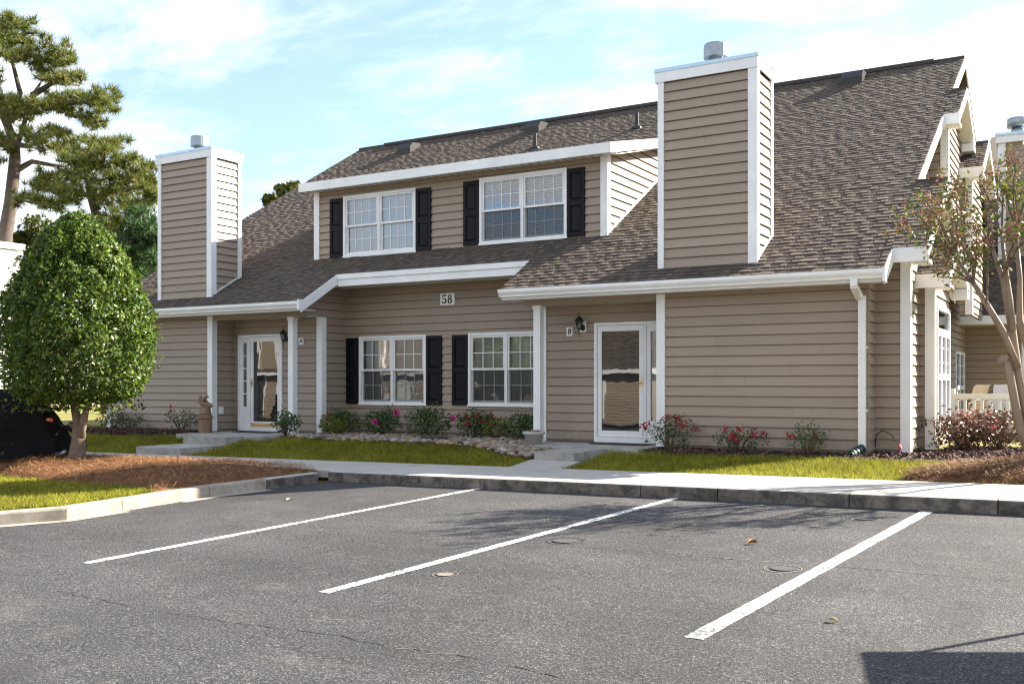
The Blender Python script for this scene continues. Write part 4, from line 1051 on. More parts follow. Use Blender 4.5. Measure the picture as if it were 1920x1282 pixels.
# river stones: large ones single, small ones joined
SB = empty('river_stones', (-11, 14.8, 0), 'bed of rounded river stones below the middle windows', 'stones')
STV = []
for k in range(6):
    bm = bmesh.new(); bmesh.ops.create_icosphere(bm, subdivisions=2 if k < 3 else 2, radius=1)
    sd_ = Vector((k * 3.1, k * 1.7, 0)); fx, fz = rnd.uniform(.7, 1), rnd.uniform(.4, .6)
    for v in bm.verts:
        q = v.co.copy(); v.co = Vector((q.x, q.y * fx, q.z * fz)) * (1 + .22 * noise.noise(q * 1.1 + sd_))
    me = bpy.data.meshes.new('stone'); bm.to_mesh(me); bm.free(); me.materials.append(M['stone']); me.polygons.foreach_set('use_smooth', [True] * len(me.polygons)); STV.append(me)
sp_ = scatter(in_st, bb(stone_poly), 1900, rr)
sp_.sort(key=lambda p: p[1])
big = [p for p in sp_ if p[1] < 15.4 or p[0] > -8.6][:290]; bs = set(big)
jv = []; jf = []
for p in sp_:
    s = rr.uniform(.035, .085) if p in bs else rr.uniform(.022, .055); z = z_st(*p) + s * rr.uniform(.1, .55)
    rot = Matrix.Rotation(rr.uniform(0, 6.3), 4, 'Z') @ Matrix.Rotation(rr.uniform(-.35, .35), 4, 'X')
    me = rr.choice(STV)
    if p in bs:
        o = bpy.data.objects.new('stone', me); link(o, SB, (p[0], p[1], z)); o.rotation_euler = rot.to_euler(); o.scale = (s, s, s)
    else:
        n = len(jv); T = Matrix.Translation((p[0], p[1], z)) @ rot @ Matrix.Scale(s, 4)
        jv += [tuple(T @ v.co) for v in me.vertices]; jf += [tuple(n + i for i in f.vertices) for f in me.polygons]
me = bpy.data.meshes.new('small_stones'); me.from_pydata(jv, [], jf); me.materials.append(M['stone']); me.polygons.foreach_set('use_smooth', [True] * len(me.polygons))
o = bpy.data.objects.new('small_stones', me); link(o, SB); tag(o, kind='stuff')

# ------------------------------------------------------------------ plants
def leaf_quads(P, N, size, rg, asp=.5, fold=.25, spread=1.0):
    """P (n,3) centres, N (n,3) preferred normals -> diamond leaves"""
    n = len(P); N = N + rg.normal(size=(n, 3)) * spread; N /= np.linalg.norm(N, axis=1)[:, None] + 1e-9
    a = np.cross(N, rg.normal(size=(n, 3))); a /= np.linalg.norm(a, axis=1)[:, None] + 1e-9; b = np.cross(N, a)
    s = size * rg.uniform(.5, 1.4, n)[:, None]; a = a * s; b = b * s * asp
    return np.stack([P - a, P - b + N * s * fold * .3, P + a, P + b + N * s * fold * .3], 1).reshape(-1, 3)
def bush(name, c, rad, h, n, leaf, label, cat='shrub', size=.028, stems=7, flowers=None, nf=0, fsize=.02, group=None, seed=1, fill=.45, fspread=1):
    rg = np.random.default_rng(seed); c = Vector(c); e = empty(name, c, label, cat, group)
    st = MB(); tips = []
    for i in range(stems):
        a = rg.uniform(0, 6.28); rr_ = rad * rg.uniform(.2, .85); tip = Vector((math.cos(a) * rr_, math.sin(a) * rr_, h * rg.uniform(.6, .95)))
        mid = tip * .5 + Vector((rg.uniform(-.04, .04), rg.uniform(-.04, .04), h * .1)); st.tube([c + Vector((0, 0, -.06)), c + mid, c + tip], [.009, .006, .003], 5); tips += [mid, tip, tip.lerp(mid, .5)]
    st.build('stem', M['twig'], e)
    d = rg.normal(size=(n, 3)); d /= np.linalg.norm(d, axis=1)[:, None]
    r = rg.uniform(fill, 1, n) ** .6
    lump = np.array([1 + .38 * noise.noise((q[0] * 2.2 + seed, q[1] * 2.2, q[2] * 2.2)) for q in d])
    P = d * (r * lump)[:, None] * (rad, rad, h * .5); P[:, 2] += h * .52; N = d.copy(); N[:, 2] += .5
    tp = np.array([tuple(t) for t in tips]); k = n // 3
    P[:k] = tp[rg.integers(0, len(tp), k)] + rg.normal(size=(k, 3)) * min(rad, h) * .16
    P[:, 2] = np.maximum(P[:, 2], .0); P += np.array(c)
    fast_mesh('foliage', leaf_quads(P, N, size, rg), 4, M[leaf], e)
    if flowers and nf:
        cl = max(1, nf // {'pinkred': 3, 'pink': 45}.get(flowers, 13)); dirs = rg.normal(size=(cl, 3)); dirs[:, 2] = np.abs(dirs[:, 2]) * .8; dirs[:, 1] -= .5; dirs /= np.linalg.norm(dirs, axis=1)[:, None]
        C = dirs * (rad, rad, h * .5) * fspread; C[:, 2] += h * .55
        Q = C[rg.integers(0, cl, nf)] + rg.normal(size=(nf, 3)) * .028 + np.array(c)
        tag(fast_mesh('flowers', leaf_quads(Q, np.tile((0, -.6, .6), (nf, 1)), fsize, rg, .9, .5, .9), 4, M[flowers], e), kind='stuff')
    return e
def gz(u, v, z=-.03):
    p = at(u, v, Z=z)
    lim = 14.5 if (u > 1100 and u < 1700) or u < 400 else 15.55
    if u < 1700 and p.y > lim: p = at(u, v, Y=lim)
    return (p.x, p.y, terr(p.x, p.y) + .02)
bush('spiky_shrub', gz(537, 818), .3, .48, 420, 'leaf_azalea', 'small grey-green shrub in front of the left porch post', size=.035, stems=16, seed=3)
bush('azalea', gz(640, 812), .42, .48, 1300, 'leaf_azalea', 'leftmost dark azalea at the corner of the stone bed', seed=11, flowers='redflower', nf=24)
bush('azalea', gz(625, 818), .3, .36, 600, 'leaf_lime', 'low yellow-green shrub beside the left porch corner', seed=12)
bush('azalea', gz(714, 814), .42, .52, 1300, 'leaf_azalea', 'azalea topped with a big magenta bloom below the left window', seed=13, flowers='pink', nf=130, fsize=.026)
bush('azalea', gz(803, 822), .46, .56, 1500, 'leaf_azalea', 'azalea with one pink bloom below the black shutter', seed=14, flowers='pink', nf=20, fsize=.03)
bush('azalea', gz(893, 816), .4, .54, 1300, 'leaf_azalea', 'azalea with dark red flowers under the right ground-floor window', seed=15, flowers='redflower', nf=120)
bush('azalea', gz(930, 824), .33, .42, 520, 'leaf_lime', 'thin yellow-green shrub right of the red azalea', seed=16)
bush('azalea', gz(977, 812), .34, .5, 900, 'leaf_azalea', 'dark leafy shrub behind the grey planter', seed=17)
bush('rose_bush', gz(1255, 838), .42, .5, 620, 'leaf_azalea', 'red rose bush at the white trim beside the right door', seed=21, flowers='redflower', nf=150, stems=14, size=.024)
bush('rose_bush', gz(1385, 840), .42, .34, 520, 'leaf_azalea', 'low sprawling rose bush with red blooms at the middle of the wall', seed=22, flowers='redflower', nf=130, stems=14, size=.022)
bush('rose_bush', gz(1513, 838), .34, .44, 420, 'leaf_azalea', 'thin rose bush with one red cluster near the downspout', seed=23, flowers='redflower', nf=30, stems=14, size=.022)
bush('rose_bush', gz(340, 803), .4, .5, 420, 'leaf_azalea', 'sparse rose bush on the mulch beside the carved statue', seed=24, flowers='redflower', nf=14, stems=14, size=.024)
bush('rose_bush', gz(245, 800), .35, .38, 300, 'leaf_azalea', 'small bare rose bush under the left front wall', seed=25, stems=14, size=.022)
bush('shrub', gz(212, 800), .35, .42, 500, 'leaf_azalea', 'dark shrub at the white left corner of the house', seed=26)
bush('burgundy_shrub', gz(1805, 846), .66, .58, 1300, 'leaf_red', 'burgundy leaved shrub in front of the tall side window', seed=31, size=.035, stems=24, flowers='pinkred', nf=0, fill=.2)
bush('burgundy_shrub', gz(1872, 846), .66, .64, 1200, 'leaf_red', 'burgundy shrub with pink tips beside the multi-stemmed tree', seed=32, size=.035, stems=24, flowers='pinkred', nf=110, fsize=.02, fill=.2)

# round clipped tree on the island
def topiary():
    b = at(145, 862, Z=-.16); c = Vector((b.x, b.y, -.16))
    e = empty('round_tree', c, 'egg-shaped clipped evergreen tree on the pine straw island', 'tree')
    rg = np.random.default_rng(8); t = MB()
    t.tube([c + Vector((-.03, 0, -.1)), c + Vector((.0, 0, .1)), c + Vector((.04, 0, .35)), c + Vector((.02, .02, .75)), c + Vector((-.02, .02, 1.3))], [.17, .125, .10, .085, .05], 14)
    t.tube([c + Vector((.04, 0, .28)), c + Vector((.15, -.02, .52)), c + Vector((.22, 0, .85)), c + Vector((.35, .05, 1.3))], [.075, .06, .05, .035], 10)
    t.tube([c + Vector((.02, 0, .5)), c + Vector((-.15, .05, .8)), c + Vector((-.35, .1, 1.2))], [.07, .05, .03], 9)
    t.tube([c + Vector((-.08, 0, .52)), c + Vector((-.16, -.02, .56))], [.06, .03], 8)
    t.build('trunk', M['bark_grey'], e, True)
    n = 56000; Zl, Zh = .86, 3.74
    f = rg.uniform(0, 1, n) ** .9; z = Zl + (Zh - Zl) * f
    prof = np.interp(f, [0, .04, .12, .25, .4, .55, .7, .82, .92, .98, 1], [.5, .86, 1.05, 1.13, 1.12, 1.01, .82, .63, .41, .22, .05])
    a = rg.uniform(0, 2 * np.pi, n); depth = 1 - np.abs(rg.normal(0, .14, n)); depth = np.clip(depth, .45, 1.03)
    lum = np.array([noise.noise((math.cos(q) * 2.2, math.sin(q) * 2.2, w * 2.0)) for q, w in zip(a, z)])
    lum2 = np.array([noise.noise((math.cos(q) * 7, math.sin(q) * 7, w * 6)) for q, w in zip(a, z)])
    lum3 = np.array([noise.noise((math.cos(q) * 4.2 + 9, math.sin(q) * 4.2, w * 3.4)) for q, w in zip(a, z)]); depth = np.where(lum3 < -.18, depth - rg.uniform(.05, .26, n), depth)
    rr_ = prof * depth * (1 + .08 * lum + .08 * lum2)
    P = np.stack([np.cos(a) * rr_, np.sin(a) * rr_, z], 1) + np.array(c)
    N = np.stack([np.cos(a), np.sin(a), np.full(n, .5)], 1)
    fast_mesh('crown', leaf_quads(P, N, .033, rg, .5, .3, .9), 4, M['leaf_topiary'], e)
    ns = 260; i_ = rg.integers(0, n, ns); base = np.stack([np.cos(a[i_]) * prof[i_], np.sin(a[i_]) * prof[i_], z[i_]], 1); dr = np.stack([np.cos(a[i_]), np.sin(a[i_]), rg.uniform(.1, 1.3, ns)], 1); dr /= np.linalg.norm(dr, axis=1)[:, None]
    k_ = np.repeat(np.arange(ns), 9); tt = rg.uniform(-.06, 1, len(k_))[:, None] * rg.uniform(.05, .15, ns)[k_][:, None]
    S_ = base[k_] + dr[k_] * tt + rg.normal(size=(len(k_), 3)) * .012 + np.array(c); fast_mesh('sprigs', leaf_quads(S_, dr[k_], .031, rg, .45, .3, .9), 4, M['leaf_topiary'], e)
    m = 900; q = rg.uniform(0, 2 * np.pi, m); w = rg.uniform(.74, 1.02, m); r2 = rg.uniform(.2, 1.05, m)
    P2 = np.stack([np.cos(q) * r2, np.sin(q) * r2, w], 1) + np.array(c); fast_mesh('lower_leaves', leaf_quads(P2, np.tile((0, 0, 1.), (m, 1)), .036, rg), 4, M['leaf_topiary'], e)
topiary()

# multi-stemmed crape tree on the right
def crape():
    b = at(1947, 890, T=11.8); e = empty('crape_tree', b, 'multi-stemmed smooth-barked tree with thin reddish crown on the right', 'tree')
    rg = np.random.default_rng(21); rr_ = random.Random(4); t = MB(); tw = MB(); tips = []
    T0 = 11.8
    def px(u, v, dt=0): return at(u, v, T=T0 + dt)
    mains = [
        ([(1945, 890), (1912, 800), (1893, 700), (1884, 672)], [.10, .085, .075, .055], 0),
        ([(1948, 890), (1930, 800), (1908, 700), (1895, 600), (1880, 520), (1862, 470)], [.11, .10, .085, .075, .055, .04], .2),
        ([(1908, 690), (1880, 620), (1850, 570), (1825, 530), (1790, 480)], [.075, .065, .055, .045, .03], -.2),
        ([(1898, 620), (1893, 560), (1885, 500), (1878, 440)], [.07, .06, .045, .03], .3),
        ([(1950, 890), (1945, 760), (1930, 660), (1912, 600), (1912, 520), (1905, 430)], [.11, .09, .08, .065, .05, .03], .5),
        ([(1955, 880), (1965, 740), (1960, 600), (1975, 450)], [.10, .08, .06, .03], .1), ([(1960, 880), (1990, 720), (2020, 580), (2060, 440)], [.10, .08, .06, .03], .3), ([(1958, 880), (1985, 700), (1995, 560), (2010, 400)], [.09, .07, .05, .03], -.4), ([(1962, 885), (2010, 740), (2080, 600), (2150, 480)], [.10, .08, .06, .035], .2), ([(1965, 885), (2040, 740), (2130, 600), (2240, 470)], [.10, .08, .06, .035], -.3)]
    for pts, rad, dt in mains:
        t.tube([px(u, v, dt * i / len(pts)) for i, (u, v) in enumerate(pts)], [q * .62 for q in rad], 10)
    k = px(1881, 674); t.tube([k + Vector((-.06, 0, -.03)), k, k + Vector((.05, 0, .05))], [.03, .05, .03], 8)
    t.build('trunk', M['bark_smooth'], e, True)
    starts = [(1862, 470, .2), (1790, 480, -.2), (1825, 530, -.2), (1878, 440, .3), (1905, 430, .5), (1850, 570, -.1), (1885, 510, .2), (1880, 520, .1), (1975, 450, .1), (2060, 440, .3), (2010, 400, -.4), (2150, 480, .2), (2240, 470, -.3)]
    ends = [(1690, 428), (1720, 355), (1735, 375), (1755, 400), (1770, 365), (1790, 345), (1800, 400), (1815, 370), (1830, 420), (1840, 345), (1855, 390), (1870, 315), (1885, 345), (1900, 335), (1915, 360), (1745, 430), (1770, 455), (1775, 500), (1810, 470), (1830, 480), (1740, 470), (1920, 420), (1945, 340), (1975, 330), (2000, 380), (1760, 520), (1950, 420), (1905, 300), (1850, 450), (1725, 410), (2040, 330), (2080, 350), (2110, 400), (2060, 300), (2140, 440), (2020, 290), (2090, 300), (2000, 310), (2120, 340), (2030, 380), (2070, 400), (1990, 270), (2170, 350), (2200, 400), (2230, 360), (2260, 420), (2290, 390), (2210, 310), (2250, 470), (2180, 450), (2150, 300), (2300, 440), (2270, 340), (2130, 370), (2190, 480), (2240, 300)]
    for i, (u, v) in enumerate(ends):
        s = min(starts, key=lambda q: abs(q[0] - u) * .8 + abs(q[1] - v - 90) * .6 + rr_.uniform(0, 50)); dd = rr_.uniform(-1.1, 1.1)
        a = px(s[0], s[1], s[2]); z = px(u, v, dd); m = a.lerp(z, .5) + Vector((rr_.uniform(-.05, .05), rr_.uniform(-.1, .1), .03))
        tw.tube([a, m, z], [.016, .01, .004], 5); tips += [(z, 1.), (a.lerp(z, .8), .9), (m.lerp(z, .3), .7), (a.lerp(z, .45), .4)]
        for _ in range(4):
            q = a.lerp(z, rr_.uniform(.4, .9)); w = q + Vector((rr_.uniform(-.22, .22), rr_.uniform(-.25, .25), rr_.uniform(.05, .28))); tw.tube([q, w], [.006, .003], 4); tips.append((w, .8))
    tw.build('branch', M['twig'], e)
    L = []; S = []
    for p, w in tips:
        n = int(11 * w * rg.uniform(.4, 1.3)); L.append(np.array(p) + rg.normal(size=(n, 3)) * (.06, .06, .085))
        if rg.random() < .5 and w > .75: m = int(50 * rg.uniform(.4, 1)); S.append(np.array(p) + np.array((0, 0, .06)) + rg.normal(size=(m, 3)) * (.035, .035, .075))
    L = np.concatenate(L); S = np.concatenate(S)
    fast_mesh('crown', leaf_quads(L, np.tile((0, 0, 1.), (len(L), 1)), .033, rg, .55, .3, 1), 4, M['leaf_crape'], e)
    fast_mesh('seed_heads', leaf_quads(S, np.tile((0, 0, 1.), (len(S), 1)), .017, rg, .8, .3, 1), 4, M['seed'], e)
crape()

# pines and other trees far behind on the left
def tufts(C, rg, L, n, wid):
    m = len(C); C = np.repeat(np.asarray(C), n, 0); d = rg.normal(size=(m * n, 3)); d[:, 2] += .55; d /= np.linalg.norm(d, axis=1)[:, None]
    s = np.cross(d, rg.normal(size=(m * n, 3))); s /= np.linalg.norm(s, axis=1)[:, None]; l = L * rg.uniform(.6, 1.15, m * n)[:, None]
    return np.stack([C - s * wid, C + s * wid, C + d * l], 1).reshape(-1, 3)
def pine(name, T, trunk, limbs, clumps, label, seed, mat='needle', dens=1., base_z=-.1, L=.36, th=.3):
    rg = np.random.default_rng(seed)
    foot = at(trunk[0][0], trunk[0][1], T=T); foot.z = base_z; e = empty(name, foot, label, 'tree', 'trees behind the houses')
    tb = MB(); pts = [foot] + [at(u, v, T=T) for u, v in trunk]
    tb.tube(pts, [th * (1 - .75 * i / (len(pts) - 1)) for i in range(len(pts))], 10)
    for lb in limbs:
        dd = rg.uniform(-2, 2); P = [at(u, v, T=T + dd * i / len(lb)) for i, (u, v) in enumerate(lb)]; tb.tube(P, [th * .45 * (1 - .7 * i / (len(P) - 1)) for i in range(len(P))], 7)
    C = []
    for (u, v, ru, rv) in clumps:
        c = at(u, v, T=T + rg.uniform(-1.8, 1.8)); sx, sz = ru * 1.18 * T / FPX, rv * 1.2 * T / FPX
        n = max(4, int(dens * 19.0 * sx * sz * 3.14 * 2.2)); q = rg.normal(size=(n, 3)); q /= np.linalg.norm(q, axis=1)[:, None]; q *= (rg.uniform(.3, 1, n) ** .5)[:, None]
        q *= (sx, sx * .9, sz); q *= np.array([1 + .5 * noise.noise((w[0] * 1.7 + u, w[1] * 1.7, w[2] * 3)) for w in q])[:, None]; C.append(np.array(c) + q)
        for _ in range(4): tb.tube([c + Vector((0, 0, -sz * .5)), Vector(C[-1][rg.integers(0, n)])], [.05, .02], 5)
    tb.build('trunk', M['bark_pine'], e, True)
    C = np.concatenate(C); fast_mesh('crown', tufts(C, rg, L, 30, .014), 3, M[mat], e)
def grow(seeds, rs):
    out = []
    for (u, v, ru, rv) in seeds:
        out.append((u, v, ru, rv))
        for _ in range(6): out.append((u + rs.uniform(-1.5, 1.5) * ru, v + rs.uniform(-1.2, 1.2) * rv, ru * rs.uniform(.2, .5), rv * rs.uniform(.25, .5)))
    return out
rs = random.Random(12)
pine('pine_tree', 40, [(10, 440), (20, 380), (28, 300), (28, 270), (14, 235), (0, 205), (-25, 120), (-40, 40)],
     [[(28, 280), (40, 250), (60, 180), (80, 150)], [(30, 320), (60, 303), (100, 310), (128, 312)], [(28, 270), (55, 275), (75, 260)], [(14, 235), (38, 175), (24, 120), (10, 95)], [(60, 180), (100, 155), (150, 160)], [(100, 200), (150, 190), (190, 200)], [(28, 290), (-20, 250), (-40, 230)]],
     grow([(15, 45, 24, 16), (52, 55, 18, 13), (5, 75, 26, 12), (35, 85, 32, 14), (95, 95, 28, 14), (115, 112, 24, 12), (30, 108, 26, 9), (85, 125, 22, 11), (140, 145, 24, 11), (105, 145, 24, 10), (195, 180, 20, 13), (170, 190, 26, 13), (120, 185, 28, 11), (195, 203, 14, 8), (10, 190, 28, 13), (50, 195, 26, 12), (85, 200, 22, 11), (35, 215, 30, 11), (140, 215, 22, 9), (175, 232, 28, 9), (60, 250, 26, 10), (100, 250, 20, 8), (10, 262, 13, 9), (85, 275, 26, 11), (130, 275, 22, 10), (-30, 60, 40, 30), (-40, 160, 40, 30), (-30, 300, 35, 16)], rs),
     'tall pine with tiered branches behind the house at the far left', 41)
pine('pine_tree', 36, [(200, 520), (190, 440), (170, 370), (160, 310), (165, 275)], [[(170, 370), (130, 350), (80, 335)], [(172, 380), (220, 340), (260, 320)], [(165, 320), (200, 290), (215, 275)]],
     grow([(160, 275, 26, 13), (215, 270, 22, 11), (195, 295, 34, 14), (250, 310, 28, 13), (140, 300, 26, 12), (120, 330, 34, 12), (180, 330, 38, 16), (240, 345, 34, 16), (275, 330, 20, 14), (90, 350, 34, 12), (150, 360, 34, 12), (210, 375, 36, 16), (265, 375, 28, 16), (60, 375, 26, 9), (110, 385, 26, 9), (285, 360, 16, 18), (240, 410, 34, 14)], rs),
     'lower yellowish pine between the tall pine and the left chimney', 42, th=.22)
pine('conifer_tree', 33, [(265, 600), (262, 520), (262, 440), (264, 400)], [],
     grow([(262, 410, 26, 16), (245, 440, 26, 18), (280, 440, 22, 18), (262, 470, 34, 18), (240, 490, 26, 18), (285, 490, 20, 22), (270, 525, 28, 20), (288, 540, 18, 22)], rs),
     'dark green conifer right beside the left chimney', 43, 'needle_dark', 1.6, L=.34, th=.15)
def broad(name, T, u, v0, seeds, label, seed, mat='leaf_far', size=.09, n=900):
    rg = np.random.default_rng(seed); foot = at(u, v0, T=T); foot.z = -.1; e = empty(name, foot, label, 'tree', 'trees behind the houses')
    tb = MB(); top = at(seeds[0][0], seeds[0][1], T=T); tb.tube([foot, foot.lerp(top, .5) + Vector((.2, 0, 0)), top], [.2, .13, .04], 8); C = []
    for (a, b, ru, rv) in seeds:
        c = at(a, b, T=T + rg.uniform(-1, 1)); sx, sz = ru * T / FPX, rv * T / FPX; q = rg.normal(size=(n, 3)); q /= np.linalg.norm(q, axis=1)[:, None]
        lum = np.array([1 + .45 * noise.noise((w[0] * 2.5 + a, w[1] * 2.5, w[2] * 2.5)) for w in q]); q *= ((rg.uniform(.15, 1, n) ** .5) * lum)[:, None]
        C.append(np.array(c) + q * (sx, sx, sz)); tb.tube([foot.lerp(top, .55), c], [.07, .02], 6)
    tb.build('trunk', M['bark_pine'], e, True); C = np.concatenate(C)
    fast_mesh('crown', leaf_quads(C, np.tile((.3, .2, .8), (len(C), 1)), size, rg, .6, .3, 1), 4, M[mat], e)
broad('broadleaf_tree', 42, 70, 560, [(75, 430, 40, 25), (40, 450, 24, 16), (110, 450, 40, 30), (150, 440, 40, 26), (60, 490, 50, 34), (130, 500, 50, 40), (200, 470, 40, 40), (240, 430, 40, 30), (180, 420, 40, 24), (270, 480, 34, 40), (20, 520, 40, 40)], 'yellow-green broadleaf tree behind the clipped tree', 51, 'leaf_far', .10, 800)
broad('broadleaf_tree', 46, 525, 520, [(530, 360, 17, 18), (505, 375, 14, 12), (548, 352, 12, 12), (520, 395, 26, 20), (556, 350, 8, 8)], 'treetop peeping over the roof right of the left chimney', 52, 'leaf_far', .13, 260)
# a far tree line closes the horizon
rg = np.random.default_rng(77); C = []
for i in range(170):
    a = -75 + i * 1.1 + rg.uniform(-.5, .5); d = rg.uniform(80, 105); x, y = math.sin(R(a)) * d, math.cos(R(a)) * d; h = rg.uniform(5, 8.5)
    q = rg.normal(size=(170, 3)); q /= np.linalg.norm(q, axis=1)[:, None]; q *= rg.uniform(.4, 1, 170)[:, None] ** .5; C.append(q * (2.2, 2.2, h * .5) + (x, y, h * .5))
C = np.concatenate(C); tag(fast_mesh('distant_trees', leaf_quads(C, np.tile((0, 0, 1.), (len(C), 1)), .45, rg, .7), 4, M['leaf_far']), 'far line of trees behind the houses', 'trees', kind='stuff')

# ------------------------------------------------------------------ neighbouring houses
def simple_house(name, label, x0, x1, y0, depth, ze, zr, expo=EXPO):
    h = empty(name, ((x0 + x1) / 2, y0, 0), label, 'house'); return h
N1 = empty('townhouse', (1, 27, 0), 'neighbouring tan townhouse behind the patio at the right edge', 'house')
f27, f23 = FX(27.0), FX(26.2)
siding(N1, f27, XG, -1.55, 0, 2.5, join=True); siding(N1, f23, -1.55, 6, 0, 2.5, join=True)
mb = MB(); mb.box(-1.55, -1.38, 26.15, 26.2, 0, 2.45); mb.build('corner_trim', M['white'], N1)
rb = MB(); rb.prism([(XG - .2, 25.85, 2.62), (8, 25.85, 2.62), (8, 29.4, 2.62 + PITCH * 3.55), (XG - .2, 29.4, 2.62 + PITCH * 3.55)], (0, 0, -.1)); nr_ = rb.build('roof', M['shingle'], N1)
tabs = []; roof_tabs(XG - .2, 6, 25.85, 29.4, lambda y: 2.62 + PITCH * (y - 25.85)); flush_tabs(nr_, 0)
mb = MB(); mb.box(XG - .2, 8, 25.8, 25.84, 2.4, 2.6); mb.build('fascia', M['gutter'], N1)
mb = MB(); mb.box(XG, 6, 25.85, 27, 2.42, 2.44); mb.build('soffit', M['soffit'], N1)
siding(N1, FX(29.4), XG, 8, 4.5, 6.4, join=True)
rb = MB(); rb.prism([(XG, 29.1, 6.4), (8, 29.1, 6.4), (8, 34, 8.6), (XG, 34, 8.6)], (0, 0, -.1)); rb.build('roof', M['shingle'], N1)
cxa = at(1873, 300, Y=28.6).x
mb = MB(); mb.box(cxa, cxa + 1.7, 28.62, 29.6, 4.0, 7.3); ch = mb.build('chimney', M['siding'], N1)
for k in range(20):
    z = 4.1 + k * .16; mb = MB(); mb.prism([(cxa + .05, 28.62, z), (cxa + .05, 28.595, z), (cxa + .05, 28.615, z + .16), (cxa + .05, 28.62, z + .16)], (1.6, 0, 0)); mb.build('siding_board', M['siding'], ch)
mb = MB(); mb.box(cxa - .02, cxa + .16, 28.56, 28.6, 4.1, 7.2); mb.build('corner_trim', M['white'], ch)
mb = MB(); mb.box(cxa - .07, cxa + 1.8, 28.5, 29.7, 7.2, 7.38); mb.build('cap', M['white'], ch)
mb = MB(); mb.box(cxa - .08, cxa + 1.82, 28.48, 29.72, 7.381, 7.45); mb.build('cap_flashing', M['capmetal'], ch)
fc = at(1908, 250, Y=29.0)
mb = MB(); mb.lathe((fc.x, 29.0, 7.45), [(.16, 0), (.16, .14), (.14, .16), (.14, .2)], 20); mb.build('flue', M['metal'], ch, True)
mb = MB(); mb.lathe((fc.x, 29.0, 7.66), [(.2, 0), (.25, .01), (.25, .22), (.2, .25)], 28); mb.build('flue_cap', M['metal'], ch, True)
# left neighbour: sunlit side wall with chimney
N2 = empty('townhouse', (-33, 25, 0), 'pale sunlit neighbouring house with chimney at the left edge', 'house')
pL = at(42, 470, T=40); xL = pL.x
sL = SX(xL)
mb = MB(); mb.box(xL - 1.6, xL - .02, pL.y - 6, pL.y, 0, at(42, 472, T=40).z); ch2 = mb.build('chimney', M['pale_siding'], N2)
zt2 = at(42, 470, T=40).z
mb = MB(); z = 0.1
while z < zt2 - .15: mb.prism([(xL - .02, pL.y - 6, z), (xL + .03, pL.y - 6, z), (xL + .004, pL.y - 6, z + .145), (xL - .02, pL.y - 6, z + .145)], (0, 5.78, 0)); z += .16
tag(mb.build('siding_boards', M['pale_siding'], ch2), kind='stuff')
mb = MB(); mb.box(xL - .02, xL + .03, pL.y - .22, pL.y + .02, 0, zt2); mb.build('corner_trim', M['white'], ch2)
mb = MB(); mb.box(xL - 1.7, xL + .08, pL.y - 6.1, pL.y + .08, zt2, zt2 + .25); mb.build('cap', M['white'], ch2)
fc = at(4, 458, T=38); mb = MB(); mb.lathe((fc.x - .5, fc.y - .2, zt2 + .25), [(.18, 0), (.18, .12), (.24, .14), (.24, .34), (.2, .36)], 24); mb.build('flue_cap', M['metal'], ch2, True)
mb = MB(); mb.box(xL - 14, xL - 1.6, pL.y - 5, pL.y + 5, 0, 2.6); mb.build('wall', M['siding'], N2)
mb = MB(); mb.prism([(xL - 14, pL.y - 5.4, 2.55), (xL - 14, pL.y + 5.4, 2.55), (xL - 14, pL.y, 5.4)], (12.4, 0, 0)); mb.build('roof', M['shingle_far'], N2)
# opposite row across the car park: mirrored in the glass
N3 = empty('townhouse', (-6, -17, 0), 'tan townhouse on the opposite side of the car park', 'house')
og = asph(-6, -17) + .3
fo = Frame(0, -17, (1, 0), (0, 1))
siding(N3, fo, -85, 20, og - .3, og + 2.6, join=True); 
mb = MB(); mb.prism([(-85.5, -16.5, og + 2.6), (20.5, -16.5, og + 2.6), (20.5, -26, og + 8), (-85.5, -26, og + 8)][::-1], (0, 0, -.1)); mb.build('roof', M['shingle_far'], N3)
mb = MB(); mb.box(-85.5, 20.5, -16.5, -16.45, og + 2.4, og + 2.6); mb.build('fascia', M['white'], N3)
for cx_ in (-66, -57, -47.5, -40, -32, -26, -15.5, -7.5, 2.5, 11):
    mb = MB(); mb.box(cx_, cx_ + 1.6, -17.6, -16.96, og + 2.2, og + 6); mb.build('chimney', M['siding'], N3)
    mb = MB(); mb.box(cx_ - .03, cx_ + .1, -16.96, -16.93, og - .2, og + 6); mb.box(cx_ + 1.5, cx_ + 1.63, -16.96, -16.93, og - .2, og + 6); mb.build('corner_trim', M['white'], N3)
    mb = MB(); mb.box(cx_ + 2.4, cx_ + 3.5, -17, -16.94, og, og + 2.05); mb.build('door', M['white'], N3)
for xx in (-50.5, -44, -37, -29.5, -12, -3):
    window(N3, fo, xx, xx + 1.75, og + .6, og + 2.0, 3, R(60))
    shutter(N3, fo, xx - .4, xx - .02, og + .6, og + 1.97); shutter(N3, fo, xx + 1.77, xx + 2.15, og + .6, og + 1.97)
for xx in (-24.6, -48.6):
    mb = MB(); mb.box(xx, xx + 1.5, -16.96, -16.93, og - .2, og + 2.4); mb.build('porch', M['dark'], N3)  # flat dark panel on the wall, porch recess shade put into its colour
    mb = MB(); mb.box(xx + 1.5, xx + 1.65, -16.97, -16.92, og - .2, og + 2.42); mb.build('corner_trim', M['white'], N3)
mb = MB(); mb.box(-85, 20, -26, -25.9, og, og + 7.9); mb.build('wall', M['siding'], N3)

